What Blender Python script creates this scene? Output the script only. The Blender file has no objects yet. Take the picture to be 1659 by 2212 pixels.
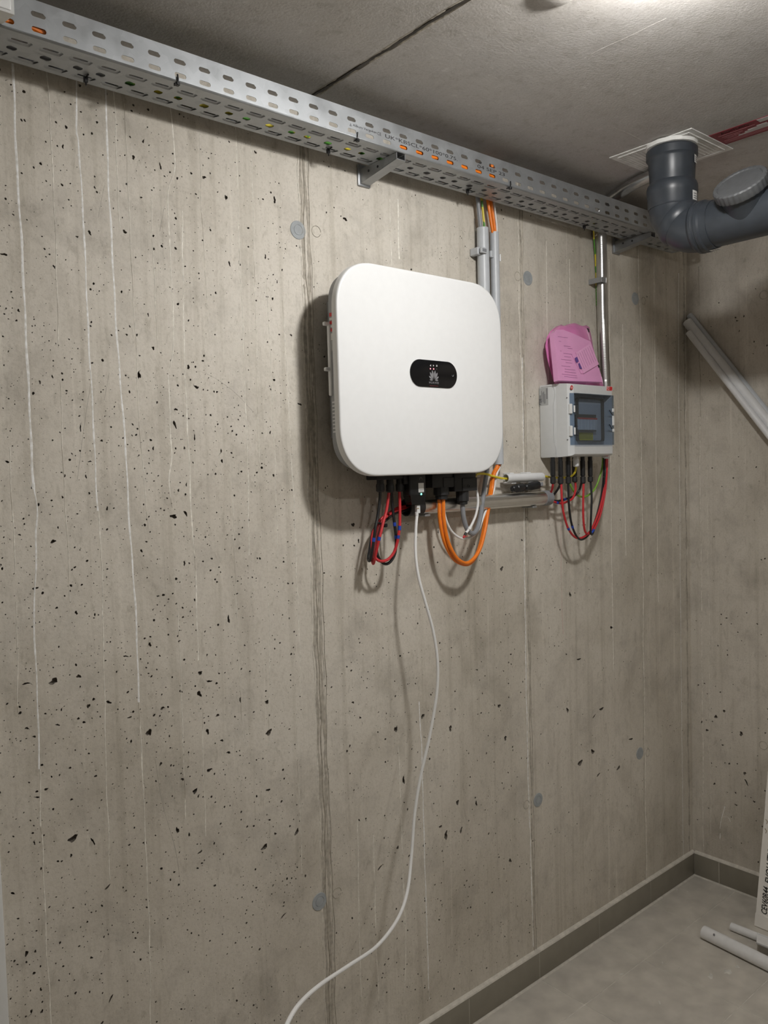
import bpy, bmesh, math, random
import numpy as np
from mathutils import Vector, Matrix

random.seed(7); rng = np.random.default_rng(11)
scene = bpy.context.scene
C = scene.collection

# ------------------------------------------------------------------ camera
H = 1.526                      # camera height above the floor
F_PX, CX, CY = 1756.8, 829.5, 1106.0
def cam_axes(yaw, pitch, roll):
    f = np.array([math.sin(yaw)*math.cos(pitch), math.cos(yaw)*math.cos(pitch), math.sin(pitch)])
    r = np.array([math.cos(yaw), -math.sin(yaw), 0.]); d = np.cross(f, r)
    r2 = math.cos(roll)*r + math.sin(roll)*d; d2 = -math.sin(roll)*r + math.cos(roll)*d
    return np.array([r2, d2, f])
RC = cam_axes(0.71046888, -0.04994738, 0.02848639)
cam_data = bpy.data.cameras.new('camera'); cam = bpy.data.objects.new('camera', cam_data); C.objects.link(cam)
cam_data.sensor_fit = 'HORIZONTAL'; cam_data.sensor_width = 36.0
cam_data.lens = F_PX*36.0/1659.0; cam_data.clip_start = 0.02
M = Matrix.Identity(4)
for i in range(3):
    M[i][0] = RC[0][i]; M[i][1] = -RC[1][i]; M[i][2] = -RC[2][i]
M[2][3] = H
cam.matrix_world = M
scene.camera = cam

# ------------------------------------------------------------------ world, exposure
world = bpy.data.worlds.new('world'); scene.world = world; world.use_nodes = True
world.node_tree.nodes['Background'].inputs[0].default_value = (0.6, 0.62, 0.66, 1)
world.node_tree.nodes['Background'].inputs[1].default_value = 0.05
vs = scene.view_settings
vs.view_transform = 'Standard'; vs.look = 'None'; vs.gamma = 1.0; vs.use_curve_mapping = False
vs.exposure = -0.20
LAMP_POWER = 470.0              # emission strength of the ceiling lamp's diffuser
LAMP_COL = (1.0, 0.98, 0.95)
LAMP_POS = (1.21, 0.655)       # lamp in view's edge
FILL_LAMP_POS = (1.2, -0.45)     # unseen lamp added behind the camera for more even light
FILL_LAMP_POWER = 155.0

# ------------------------------------------------------------------ measures (metres)
W = 1.515                      # front wall plane
XE = 2.77                      # right wall plane
ZC = H + 0.82                  # ceiling
YI = 1.39                      # inverter front
YT, ZT = 1.375, H + 0.715      # cable tray front / bottom
XL, YR = -1.6, -1.5            # left and rear walls

def ray(u, v):
    return RC.T @ np.array([(u-CX)/F_PX, (v-CY)/F_PX, 1.0])
def P(u, v, axis, val):
    r = ray(u, v); o = np.array([0, 0, H]); t = (val-o[axis])/r[axis]
    return o + r*t
def PY(u, v, y): return P(u, v, 1, y)
def proj(p):
    q = RC @ (np.array(p)-np.array([0, 0, H])); return np.array([F_PX*q[0]/q[2]+CX, F_PX*q[1]/q[2]+CY])

# ------------------------------------------------------------------ materials
def srgb(r, g, b):
    f = lambda c: (c/255/12.92) if c/255 <= 0.04045 else ((c/255+0.055)/1.055)**2.4
    return (f(r), f(g), f(b), 1.0)
class NT:
    def __init__(s, name):
        s.m = bpy.data.materials.new(name); s.m.use_nodes = True; s.t = s.m.node_tree
        s.b = s.t.nodes['Principled BSDF']
    def n(s, typ, **kw):
        nd = s.t.nodes.new(typ)
        for k, v in kw.items():
            if k.startswith('i_'):
                key = k[2:]; key = int(key) if key.isdigit() else key.replace('_', ' ')
                nd.inputs[key].default_value = v
            else: setattr(nd, k, v)
        return nd
    def l(s, a, b): s.t.links.new(a, b)
    def coord(s, scale=(1, 1, 1), loc=(0, 0, 0)):
        g = s.n('ShaderNodeNewGeometry'); mp = s.n('ShaderNodeMapping')
        mp.inputs['Scale'].default_value = scale; mp.inputs['Location'].default_value = loc
        s.l(g.outputs['Position'], mp.inputs['Vector']); return mp.outputs[0]
    def noise(s, scale, detail=4, rough=0.55, vec=None, dist=0.0):
        nd = s.n('ShaderNodeTexNoise'); nd.inputs['Scale'].default_value = scale
        nd.inputs['Detail'].default_value = detail; nd.inputs['Roughness'].default_value = rough
        nd.inputs['Distortion'].default_value = dist
        if vec is not None: s.l(vec, nd.inputs['Vector'])
        return nd.outputs['Fac']
    def ramp(s, fac, stops):
        r = s.n('ShaderNodeValToRGB'); e = r.color_ramp.elements
        while len(e) < len(stops): e.new(0.5)
        for el, (p, c) in zip(e, stops):
            el.position = p; el.color = c if len(c) == 4 else (*c, 1)
        s.l(fac, r.inputs[0]); return r.outputs[0]
    def mix(s, fac, a, b, mode='MIX'):
        m = s.n('ShaderNodeMix', data_type='RGBA', blend_type=mode)
        for sock, v in ((m.inputs[0], fac), (m.inputs[6], a), (m.inputs[7], b)):
            if hasattr(v, 'node'): s.l(v, sock)
            else: sock.default_value = v
        return m.outputs[2]
    def bump(s, h, strength, dist):
        b = s.n('ShaderNodeBump'); b.inputs['Strength'].default_value = strength
        b.inputs['Distance'].default_value = dist; s.l(h, b.inputs['Height']); s.l(b.outputs[0], s.b.inputs['Normal'])

def plain(name, col, rough=0.5, metal=0.0, var=0.06, bump=0.0, scale=60, spec=0.5, **kw):
    t = NT(name); b = t.b
    v = t.coord()
    n = t.noise(scale, 3, 0.5, v)
    lo = tuple(max(0, c*(1-var)) for c in col[:3])+(1,); hi = tuple(min(1, c*(1+var)) for c in col[:3])+(1,)
    t.l(t.ramp(n, [(0.3, lo), (0.7, hi)]), b.inputs['Base Color'])
    b.inputs['Roughness'].default_value = rough; b.inputs['Metallic'].default_value = metal
    b.inputs['Specular IOR Level'].default_value = spec
    for k, val in kw.items(): b.inputs[k.replace('_', ' ')].default_value = val
    if bump: t.bump(n, bump, 0.002)
    return t.m
def emit(name, col, strength):
    t = NT(name); b = t.b
    b.inputs['Base Color'].default_value = (*col[:3], 1)
    b.inputs['Emission Color'].default_value = (*col[:3], 1); b.inputs['Emission Strength'].default_value = strength
    return t.m

def concrete(name, base, mott=1.0, grain_axis='z'):
    t = NT(name); b = t.b
    v = t.coord()
    big = t.noise(1.7, 5, 0.6, v, 0.4)
    mid = t.noise(9, 6, 0.65, v, 0.3)
    fine = t.noise(170, 3, 0.6, v)
    vert = t.noise(1, 5, 0.62, t.coord((38, 38, 1.1)))
    blot = t.noise(4.5, 5, 0.6, t.coord((1.4, 1.4, 0.7), (3, 1, 7)), 0.8)
    c0 = np.array(base)
    def k(f, tint=(1, 1, 1)): return tuple(float(min(1, x*f*y)) for x, y in zip(c0, tint))
    col = t.ramp(big, [(0.3, k(1-.20*mott, (1, .985, .95))), (0.52, k(1.0)), (0.72, k(1+.12*mott, (.99, 1, 1.02)))])
    col = t.mix(0.75, col, t.ramp(mid, [(0.28, (1-.26*mott,)*3), (0.5, (1, 1, 1)), (0.75, (1+.0*mott, 1, 1))]), 'MULTIPLY')
    col = t.mix(0.7, col, t.ramp(blot, [(0.30, (1-.22*mott, 1-.23*mott, 1-.25*mott)), (0.46, (1, 1, 1))]), 'MULTIPLY')
    col = t.mix(0.55, col, t.ramp(vert, [(0.33, (.78, .77, .74)), (0.46, (1, 1, 1))]), 'MULTIPLY')
    light = t.ramp(vert, [(0.62, (0, 0, 0)), (0.74, (.35, .35, .35))])
    col = t.mix(light, col, (min(1, base[0]*1.45), min(1, base[1]*1.47), min(1, base[2]*1.5), 1))
    col = t.mix(0.5, col, t.ramp(fine, [(0.3, (.82, .81, .79)), (0.52, (1, 1, 1))]), 'MULTIPLY')
    spk = t.noise(330, 2, 0.5, v)
    col = t.mix(0.8, col, t.ramp(spk, [(0.27, (.55, .53, .50)), (0.36, (1, 1, 1))]), 'MULTIPLY')
    scuff = t.noise(60, 5, 0.7, t.coord((1, 1, .45), (2, 5, 1)), 0.6)
    col = t.mix(0.55*mott, col, t.ramp(scuff, [(0.33, (.72, .71, .68)), (0.44, (1, 1, 1))]), 'MULTIPLY')
    t.l(col, b.inputs['Base Color'])
    b.inputs['Roughness'].default_value = 0.72; b.inputs['Specular IOR Level'].default_value = 0.35
    add = t.n('ShaderNodeMath', operation='ADD'); t.l(fine, add.inputs[0]); t.l(mid, add.inputs[1])
    t.bump(add.outputs[0], 0.25, 0.0022)
    return t.m
def galv(name, base=(.47, .49, .51), rough=0.38, met=0.85):
    t = NT(name); b = t.b
    v = t.coord()
    vo = t.n('ShaderNodeTexVoronoi'); vo.inputs['Scale'].default_value = 55; t.l(v, vo.inputs['Vector'])
    n = t.noise(22, 4, 0.6, v)
    g = t.n('ShaderNodeSeparateColor'); t.l(vo.outputs['Color'], g.inputs[0])
    col = t.ramp(g.outputs[0], [(0.0, tuple(c*.95 for c in base)), (1.0, tuple(min(1, c*1.05) for c in base))])
    col = t.mix(0.5, col, t.ramp(n, [(0.3, (.8, .8, .8)), (0.7, (1, 1, 1))]), 'MULTIPLY')
    t.l(col, b.inputs['Base Color']); b.inputs['Metallic'].default_value = met
    t.l(t.ramp(n, [(0.3, (rough-.07,)*3), (0.7, (rough+.1,)*3)]), b.inputs['Roughness'])
    return t.m
def striped(name, c1, c2):
    t = NT(name); b = t.b
    v = t.coord()
    w = t.n('ShaderNodeTexNoise'); w.inputs['Scale'].default_value = 26; w.inputs['Detail'].default_value = 1; t.l(v, w.inputs['Vector'])
    t.l(t.ramp(w.outputs['Fac'], [(0.49, c1), (0.51, c2)]), b.inputs['Base Color']); b.inputs['Roughness'].default_value = 0.4
    return t.m

MAT = {}
MAT['concrete'] = concrete('concrete_wall', (.655, .61, .535))
MAT['concrete2'] = concrete('concrete_side_wall', (.63, .585, .515))
MAT['ceil'] = concrete('concrete_ceiling', (.54, .52, .50), 0.45)
MAT['pit'] = plain('pore_shade', (.16, .14, .115, 1), 0.9, var=0.3)  # darker than the wall: shade of the hollows put into the colour
MAT['drip'] = plain('lime_drip', (.90, .88, .82, 1), 0.75, var=0.22, scale=120)
MAT['drip_faint'] = plain('lime_drip_thin', (.82, .785, .71, 1), 0.75, var=0.2, scale=120)
MAT['seam'] = plain('formwork_fin', (.42, .385, .325, 1), 0.85, var=0.2, bump=0.6, scale=90)
MAT['seam_l'] = plain('formwork_fin_pale', (.70, .66, .59, 1), 0.85, var=0.25, scale=90)
MAT['ceil_fin'] = plain('ceiling_fin_pale', (.60, .58, .56, 1), 0.85, var=0.15, scale=90)
MAT['scratch'] = plain('pencil_scratch', (.33, .31, .27, 1), 0.8, var=0.3)
MAT['chalk'] = plain('red_chalk_line', (.60, .44, .40, 1), 0.9, var=0.2, scale=200)
MAT['plug'] = plain('plug_grey', (.36, .385, .40, 1), 0.6, var=0.1, bump=0.1)
MAT['tile'] = plain('floor_tile', (.57, .535, .475, 1), 0.45, var=0.14, bump=0.05, scale=14)
MAT['tile_dark'] = plain('skirting_tile', (.255, .235, .19, 1), 0.42, var=0.06, scale=20)
MAT['grout'] = plain('grout', (.62, .585, .52, 1), 0.85, var=0.12)
MAT['floorgrout'] = plain('floor_grout', (.66, .63, .57, 1), 0.85, var=0.2, scale=30)
MAT['dust'] = plain('floor_dust', (.62, .60, .55, 1), 0.9, var=0.2)
MAT['filler'] = plain('joint_filler', (.10, .09, .078, 1), 0.95, var=0.45, bump=0.6, scale=70)
MAT['galv'] = galv('galvanised_steel', (.44, .46, .48), .46, .7)
MAT['galv_dark'] = galv('galvanised_bracket', (.40, .415, .43), 0.42)
MAT['steel'] = plain('bright_steel_tube', (.80, .79, .77, 1), 0.30, 1.0, var=0.05, scale=25)
MAT['flex'] = plain('flexible_steel', (.62, .62, .615, 1), 0.28, 1.0, var=0.12, scale=18)
MAT['pvc'] = plain('grey_pvc', (.53, .555, .585, 1), 0.38, var=0.03)
MAT['pvc_light'] = plain('light_grey_pvc', (.75, .76, .77, 1), 0.4, var=0.03)
MAT['pvc_white'] = plain('pale_pvc', (.80, .80, .80, 1), 0.42, var=0.03)
MAT['pvc_dark'] = plain('dark_drain_pvc', (.040, .047, .057, 1), 0.36, var=0.12, scale=35)
MAT['pvc_cap'] = plain('drain_cap_pvc', (.105, .11, .115, 1), 0.5, var=0.1)
MAT['white'] = plain('white_coated_metal', (.80, .81, .815, 1), 0.45, var=0.01)
MAT['whitep'] = plain('white_plastic', (.76, .77, .765, 1), 0.35, var=0.02)
MAT['boxgrey'] = plain('light_grey_enclosure', (.66, .675, .68, 1), 0.36, var=0.02)
MAT['bodygrey'] = plain('inverter_body', (.34, .35, .365, 1), 0.5, var=0.05)
MAT['black'] = plain('black_plastic', (.012, .0125, .014, 1), 0.4, var=0.2)
MAT['blackg'] = plain('black_gloss', (.006, .006, .007, 1), 0.2, var=0.1)
MAT['charcoal'] = plain('charcoal_plastic', (.02, .0205, .022, 1), 0.5, var=0.2)
MAT['red'] = plain('red_cable', (.55, .028, .035, 1), 0.4, var=0.06)
MAT['redlab'] = plain('red_label', (.65, .03, .03, 1), 0.5, var=0.03)
MAT['orange'] = plain('orange_cable', (.90, .22, .015, 1), 0.42, var=0.05)
MAT['gcable'] = plain('grey_cable', (.25, .26, .28, 1), 0.45, var=0.05)
MAT['wcable'] = plain('white_cable', (.80, .80, .79, 1), 0.38, var=0.02)
MAT['yellow'] = plain('yellow_wire', (.72, .58, .04, 1), 0.4, var=0.1)
MAT['green'] = plain('green_wire', (.22, .46, .05, 1), 0.4, var=0.1)
MAT['yg'] = striped('yellow_green_wire', (.72, .60, .05, 1), (.09, .30, .04, 1))
MAT['blue'] = plain('blue_tape', (.015, .06, .42, 1), 0.5, var=0.1)
MAT['pink'] = plain('pink_film', (.74, .24, .52, 1), 0.26, var=0.12, scale=12, bump=0.5)
MAT['pinkp'] = plain('pink_tinted_paper', (.82, .38, .66, 1), 0.32, var=0.05, scale=20)
MAT['pinkc'] = plain('pink_tinted_card', (.86, .43, .70, 1), 0.32, var=0.04)
MAT['purple'] = plain('purple_print', (.14, .07, .30, 1), 0.5)
MAT['pinkline'] = plain('print_line_purple', (.44, .16, .38, 1), 0.5)
MAT['paper'] = plain('white_label', (.75, .75, .73, 1), 0.5, var=0.02)
MAT['greylab'] = plain('grey_label', (.45, .46, .46, 1), 0.4, var=0.03)
MAT['ink'] = plain('black_print', (.02, .02, .02, 1), 0.6)
MAT['greyink'] = plain('grey_print', (.22, .22, .23, 1), 0.45)
MAT['whiteink'] = plain('white_print', (.8, .8, .8, 1), 0.5)
MAT['logo'] = plain('logo_grey', (.13, .13, .135, 1), 0.45)
MAT['achtung'] = plain('crimson_sticker', (.25, .016, .035, 1), 0.42, var=0.05)
MAT['crimline'] = plain('crimson_sticker_pale', (.42, .16, .18, 1), 0.5, var=0.05)
MAT['stickgrey'] = plain('sticker_grey', (.66, .65, .64, 1), 0.5)
MAT['carton'] = plain('white_carton', (.86, .83, .78, 1), 0.6, var=0.03, scale=18)
MAT['cartonedge'] = plain('brown_carton_edge', (.36, .29, .21, 1), 0.8)
MAT['yellowlab'] = plain('yellow_label', (.70, .62, .02, 1), 0.5)
MAT['plate'] = plain('ribbed_plate', (.80, .80, .785, 1), 0.32, var=0.12, scale=40)
MAT['foam'] = plain('white_foam', (.78, .78, .76, 1), 0.8, var=0.06, bump=0.5)
MAT['fusegrey'] = plain('fuse_grey', (.62, .64, .67, 1), 0.45)
MAT['innerpanel'] = plain('inner_panel', (.50, .52, .55, 1), 0.45)
MAT['led_red'] = emit('led_red', (1, .25, .3), 3.0)
MAT['led_green'] = emit('led_green', (.2, 1, .65), 3.0)
MAT['lamp'] = emit('lamp_diffuser', LAMP_COL, LAMP_POWER)
MAT['fill_lamp'] = emit('fill_lamp_diffuser', LAMP_COL, FILL_LAMP_POWER)
def tinted():
    t = NT('tinted_window'); b = t.b
    tr = t.n('ShaderNodeBsdfTransparent'); tr.inputs[0].default_value = (.70, .755, .82, 1)
    gl = t.n('ShaderNodeBsdfGlossy'); gl.inputs['Roughness'].default_value = 0.12; gl.inputs[0].default_value = (.8, .85, .9, 1)
    lw = t.n('ShaderNodeLayerWeight'); lw.inputs[0].default_value = 0.35
    fr = t.n('ShaderNodeMapRange'); t.l(lw.outputs['Facing'], fr.inputs[0]); fr.inputs[3].default_value = 0.03; fr.inputs[4].default_value = 0.30
    mx = t.n('ShaderNodeMixShader'); t.l(fr.outputs[0], mx.inputs[0]); t.l(tr.outputs[0], mx.inputs[1]); t.l(gl.outputs[0], mx.inputs[2])
    t.l(mx.outputs[0], t.t.nodes['Material Output'].inputs[0]); return t.m
MAT['tint'] = tinted()

# ------------------------------------------------------------------ mesh helpers
class MB:
    def __init__(s): s.v = []; s.f = []
    def add(s, vs_, fs):
        o = len(s.v); s.v += [tuple(map(float, p)) for p in vs_]; s.f += [tuple(i+o for i in f) for f in fs]; return s
    def box(s, x0, x1, y0, y1, z0, z1):
        v = [(x, y, z) for x in (x0, x1) for y in (y0, y1) for z in (z0, z1)]
        return s.add(v, [(0, 1, 3, 2), (4, 6, 7, 5), (0, 4, 5, 1), (2, 3, 7, 6), (0, 2, 6, 4), (1, 5, 7, 3)])
    def hexa(s, b4, t4):
        v = list(b4)+list(t4)
        return s.add(v, [(3, 2, 1, 0), (4, 5, 6, 7), (0, 1, 5, 4), (1, 2, 6, 5), (2, 3, 7, 6), (3, 0, 4, 7)])
    def rbox(s, x0, x1, y0, y1, z0, z1, r=0.003, seg=2):
        bm = bmesh.new(); bmesh.ops.create_cube(bm, size=1)
        for v in bm.verts:
            v.co = Vector((x0+(v.co.x+.5)*(x1-x0), y0+(v.co.y+.5)*(y1-y0), z0+(v.co.z+.5)*(z1-z0)))
        bmesh.ops.bevel(bm, geom=bm.edges[:], offset=r, segments=seg, profile=0.5, affect='EDGES')
        bm.verts.index_update()
        s.add([v.co for v in bm.verts], [[v.index for v in f.verts] for f in bm.faces]); bm.free(); return s
    def loft(s, loops, cap0=True, cap1=True):
        n = len(loops[0]); o = len(s.v)
        for L in loops: s.v += [tuple(map(float, p)) for p in L]
        for k in range(len(loops)-1):
            a, b = o+k*n, o+(k+1)*n
            for i in range(n):
                j = (i+1) % n; s.f.append((a+i, a+j, b+j, b+i))
        if cap0: s.f.append(tuple(o+i for i in reversed(range(n))))
        if cap1: s.f.append(tuple(o+(len(loops)-1)*n+i for i in range(n)))
        return s
    def lathe(s, o, d, prof, n=24, cap0=True, cap1=True, knurl=0, kamp=0.0):
        d = Vector(d).normalized(); a = d.orthogonal().normalized(); b = d.cross(a); o = Vector(o)
        loops = []
        for t, r in prof:
            L = []
            for i in range(n):
                th = 2*math.pi*i/n
                rr = r*(1+(kamp if (knurl and (i*knurl*2//n) % 2) else 0))
                L.append(o+d*t+a*(rr*math.cos(th))+b*(rr*math.sin(th)))
            loops.append(L)
        return s.loft(loops, cap0, cap1)
    def cyl(s, p0, p1, r, n=20, r1=None):
        p0 = Vector(p0); p1 = Vector(p1)
        return s.lathe(p0, p1-p0, [(0, r), ((p1-p0).length, r if r1 is None else r1)], n)
    def pipe(s, p0, p1, r, th=0.0015, n=24):
        p0 = Vector(p0); p1 = Vector(p1); L = (p1-p0).length
        loops = [(0, r-th), (0, r), (L, r), (L, r-th), (0, r-th)]
        return s.lathe(p0, p1-p0, loops, n, False, False)
    def tube(s, pts, r, n=8, caps=True):
        pts = [Vector(p) for p in pts]; loops = []
        up = None
        for i, p in enumerate(pts):
            t = (pts[min(i+1, len(pts)-1)]-pts[max(i-1, 0)])
            if t.length < 1e-9: t = Vector((0, 0, 1))
            t.normalize()
            if up is None: up = t.orthogonal().normalized()
            else:
                up = (up - t*up.dot(t)); up = up.normalized() if up.length > 1e-6 else t.orthogonal().normalized()
            b = t.cross(up); rr = r[i] if hasattr(r, '__len__') else r
            loops.append([p+up*(rr*math.cos(2*math.pi*k/n))+b*(rr*math.sin(2*math.pi*k/n)) for k in range(n)])
        return s.loft(loops, caps, caps)
    def quad(s, a, b, c, d): return s.add([a, b, c, d], [(0, 1, 2, 3)])
    def build(s, name, mat, parent=None, smooth=35, loc=None):
        me = bpy.data.meshes.new(name); me.from_pydata(s.v, [], s.f); me.validate()
        bm = bmesh.new(); bm.from_mesh(me); bmesh.ops.recalc_face_normals(bm, faces=bm.faces); bm.to_mesh(me); bm.free()
        me.materials.append(MAT[mat] if isinstance(mat, str) else mat)
        if smooth:
            for p in me.polygons: p.use_smooth = True
            me.set_sharp_from_angle(angle=math.radians(smooth))
        ob = bpy.data.objects.new(name, me); C.objects.link(ob)
        if parent is not None: attach(ob, parent)
        return ob
LOC = {}
def attach(ob, parent):
    ob.parent = parent
    m = Matrix.Identity(4) if parent.parent is not None else Matrix.Translation(parent.location)
    ob.matrix_parent_inverse = m.inverted()
def tag(o, label=None, cat=None, group=None, kind=None):
    if label: o['label'] = label
    if cat: o['category'] = cat
    if group: o['group'] = group
    if kind: o['kind'] = kind
    return o
def thing(name, label, cat, loc=(0, 0, 0), group=None):
    o = bpy.data.objects.new(name, None); C.objects.link(o); o.location = loc; o.empty_display_size = 0.02
    return tag(o, label, cat, group)
def spline(pts, step=0.006):
    pts = [np.array(p, float) for p in pts]; out = []
    P_ = [2*pts[0]-pts[1]]+pts+[2*pts[-1]-pts[-2]]
    for i in range(1, len(P_)-2):
        p0, p1, p2, p3 = P_[i-1:i+3]; n = max(2, int(np.linalg.norm(p2-p1)/step))
        for k in range(n):
            t = k/n
            out.append(.5*((2*p1)+(-p0+p2)*t+(2*p0-5*p1+4*p2-p3)*t*t+(-p0+3*p1-3*p2+p3)*t**3))
    out.append(pts[-1]); return out
def text_mesh(body, size, origin, right, up, mat, name, parent, align='LEFT', depth=0.0002, sx=1.0, shear=0.0, bold=0.0):
    cu = bpy.data.curves.new(name, 'FONT'); cu.body = body; cu.size = size; cu.align_x = align; cu.align_y = 'CENTER'
    cu.extrude = depth; cu.shear = shear; cu.offset = bold; cu.resolution_u = 3
    tmp = bpy.data.objects.new('tmp_text', cu); C.objects.link(tmp)
    dg = bpy.context.evaluated_depsgraph_get(); dg.update()
    me = bpy.data.meshes.new_from_object(tmp.evaluated_get(dg))
    bpy.data.objects.remove(tmp); bpy.data.curves.remove(cu)
    r = Vector(right).normalized(); u = Vector(up).normalized(); n = r.cross(u)
    for v in me.vertices:
        c = v.co.copy(); v.co = Vector(origin)+r*(c.x*sx)+u*c.y+n*c.z
    me.materials.clear(); me.materials.append(MAT[mat]); me.name = name
    ob = bpy.data.objects.new(name, me); C.objects.link(ob)
    if parent is not None: attach(ob, parent)
    return ob
def rrect(w, h, r, n=8, ex=2.0):
    """rounded rectangle outline in 2-D, centred; ex > 2 gives squarer corners"""
    out = []
    for cx, cy, a0 in ((w/2-r, h/2-r, 0), (-w/2+r, h/2-r, 90), (-w/2+r, -h/2+r, 180), (w/2-r, -h/2+r, 270)):
        for k in range(n+1):
            a = math.radians(a0+90*k/n); c, s_ = math.cos(a), math.sin(a)
            out.append((cx+r*math.copysign(abs(c)**(2/ex), c), cy+r*math.copysign(abs(s_)**(2/ex), s_)))
    return out
def stadium(hl, r, n=6):
    out = []
    for sx, a0 in ((1, -90), (-1, 90)):
        for k in range(n+1):
            a = math.radians(a0+180*k/n); out.append((sx*hl+r*math.cos(a), r*math.sin(a)))
    return out
def zipper(out_idx, out_ang, in_idx, in_ang):
    """triangles between an outer and an inner closed loop, both sorted by angle"""
    no, ni = len(out_idx), len(in_idx); oo = np.argsort(out_ang); io = np.argsort(in_ang)
    A = [out_ang[k] for k in oo]; B = [in_ang[k] for k in io]; tris = []; i = j = 0
    while i < no or j < ni:
        a_next = A[(i+1) % no]+(2*math.pi if i+1 >= no else 0); b_next = B[(j+1) % ni]+(2*math.pi if j+1 >= ni else 0)
        if j >= ni or (i < no and a_next <= b_next):
            tris.append((out_idx[oo[i % no]], out_idx[oo[(i+1) % no]], in_idx[io[j % ni]])); i += 1
        else:
            tris.append((out_idx[oo[i % no]], in_idx[io[(j+1) % ni]], in_idx[io[j % ni]])); j += 1
    return tris

# pitted concrete wall: pores and voids are real hollows in the surface
def pitted_wall(name, mat, u0, u1, v0, v1, to3, small, voids, cell=0.010):
    nu = int(round((u1-u0)/cell)); nv = int(round((v1-v0)/cell)); cu = (u1-u0)/nu; cv = (v1-v0)/nv
    verts = [(u0+i*cu, v0+j*cv, 0.0) for j in range(nv+1) for i in range(nu+1)]
    gid = lambda i, j: j*(nu+1)+i
    used = np.zeros((nv, nu), bool); faces = []; mats = []
    def pit(i0, i1, j0, j1, cx, cy, poly, depth):
        used[j0:j1, i0:i1] = True
        loop = [gid(i, j0) for i in range(i0, i1)]+[gid(i1, j) for j in range(j0, j1)]+[gid(i, j1) for i in range(i1, i0, -1)]+[gid(i0, j) for j in range(j1, j0, -1)]
        la = [math.atan2(verts[k][1]-cy, verts[k][0]-cx) for k in loop]
        b = len(verts); n = len(poly)
        for x, y in poly: verts.append((cx+x, cy+y, 0.0))
        pa = [math.atan2(y, x) for x, y in poly]
        for t in zipper(loop, la, list(range(b, b+n)), pa): faces.append(t); mats.append(0)
        for x, y in poly: verts.append((cx+x*.82, cy+y*.82, depth*.75))
        for x, y in poly: verts.append((cx+x*.4, cy+y*.4, depth))
        for r in (0, 1):
            for k in range(n):
                k2 = (k+1) % n; faces.append((b+r*n+k, b+r*n+k2, b+(r+1)*n+k2, b+(r+1)*n+k)); mats.append(1)
        faces.append(tuple(b+2*n+k for k in range(n))); mats.append(1)
    for (cx, cy, ha, hb, rot) in voids:
        n = 13; ph = rng.random(3)*6.28; poly = []
        for k in range(n):
            a = 2*math.pi*k/n+rng.normal(0, .05); rr = 1+.28*math.sin(2*a+ph[0])+.20*math.sin(3*a+ph[1])+.14*math.sin(5*a+ph[2])
            x, y = ha*rr*math.cos(a)*.85, hb*rr*math.sin(a)*.85
            poly.append((x*math.cos(rot)-y*math.sin(rot), x*math.sin(rot)+y*math.cos(rot)))
        xs = [p[0] for p in poly]; ys = [p[1] for p in poly]
        i0 = int((cx+min(xs)-u0-.001)//cu); i1 = int((cx+max(xs)-u0+.001)//cu)+1
        j0 = int((cy+min(ys)-v0-.001)//cv); j1 = int((cy+max(ys)-v0+.001)//cv)+1
        if i0 < 0 or j0 < 0 or i1 > nu or j1 > nv or used[j0:j1, i0:i1].any(): continue
        pit(i0, i1, j0, j1, cx, cy, poly, min(.009, max(ha, hb)*1.1))
    for (cx, cy, r) in small:
        i = int((cx-u0)//cu); j = int((cy-v0)//cv)
        if not (0 <= i < nu and 0 <= j < nv) or used[j, i]: continue
        r = min(r, cell*.42); n = 7; st = 1+rng.random()*.7; rot = rng.random()*3.14
        poly = []
        for k in range(n):
            a = 2*math.pi*k/n; rr = r*(1+rng.normal(0, .16)); x, y = rr*math.cos(a)*st**.5, rr*math.sin(a)/st**.5
            poly.append((x*math.cos(rot)-y*math.sin(rot), x*math.sin(rot)+y*math.cos(rot)))
        m = max(max(abs(a), abs(b)) for a, b in poly)+.0004
        cx = min(max(cx, u0+i*cu+m), u0+(i+1)*cu-m); cy = min(max(cy, v0+j*cv+m), v0+(j+1)*cv-m)
        pit(i, i+1, j, j+1, cx, cy, poly, r*2.2)
    for j in range(nv):
        for i in range(nu):
            if not used[j, i]: faces.append((gid(i, j), gid(i+1, j), gid(i+1, j+1), gid(i, j+1))); mats.append(0)
    me = bpy.data.meshes.new(name); me.from_pydata([to3(*p) for p in verts], [], faces)
    me.materials.append(MAT[mat]); me.materials.append(MAT['pit'])
    me.polygons.foreach_set('material_index', mats)
    ob = bpy.data.objects.new(name, me); C.objects.link(ob); return tag(ob, kind='structure')

# ------------------------------------------------------------------ front wall
vlist = []                                       # larger voids: (u px, v px, width px, height px, tilt)
def voids_from(ou, ov, k, items):
    for it in items:
        u, v, a, b = it[:4]; rot = it[4] if len(it) > 4 else 0.0
        vlist.append((ou+u/k, ov+v/k, a/k, b/k, rot))
voids_from(0, 130, 2.765, [(395, 400, 14, 32, .5), (375, 515, 16, 25), (797, 580, 24, 26), (958, 635, 14, 40, .2), (1218, 700, 24, 22), (1350, 820, 16, 38), (1640, 835, 18, 40), (535, 1030, 18, 34, .7), (745, 1025, 24, 26), (325, 1235, 18, 25, .4), (460, 1055, 16, 16), (1430, 1215, 16, 28), (110, 1495, 20, 18), (98, 1555, 14, 16), (350, 1695, 12, 22), (757, 1640, 12, 18), (775, 1590, 14, 14), (885, 1520, 10, 24), (915, 1720, 22, 20), (1125, 1833, 22, 26), (25, 1160, 40, 20), (1585, 1175, 12, 28), (1628, 1425, 10, 26), (1370, 1215, 12, 34, .4), (918, 1128, 14, 22), (855, 485, 14, 22), (565, 760, 12, 18), (565, 695, 10, 16), (1525, 550, 16, 20), (1288, 1390, 16, 14)])
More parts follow.
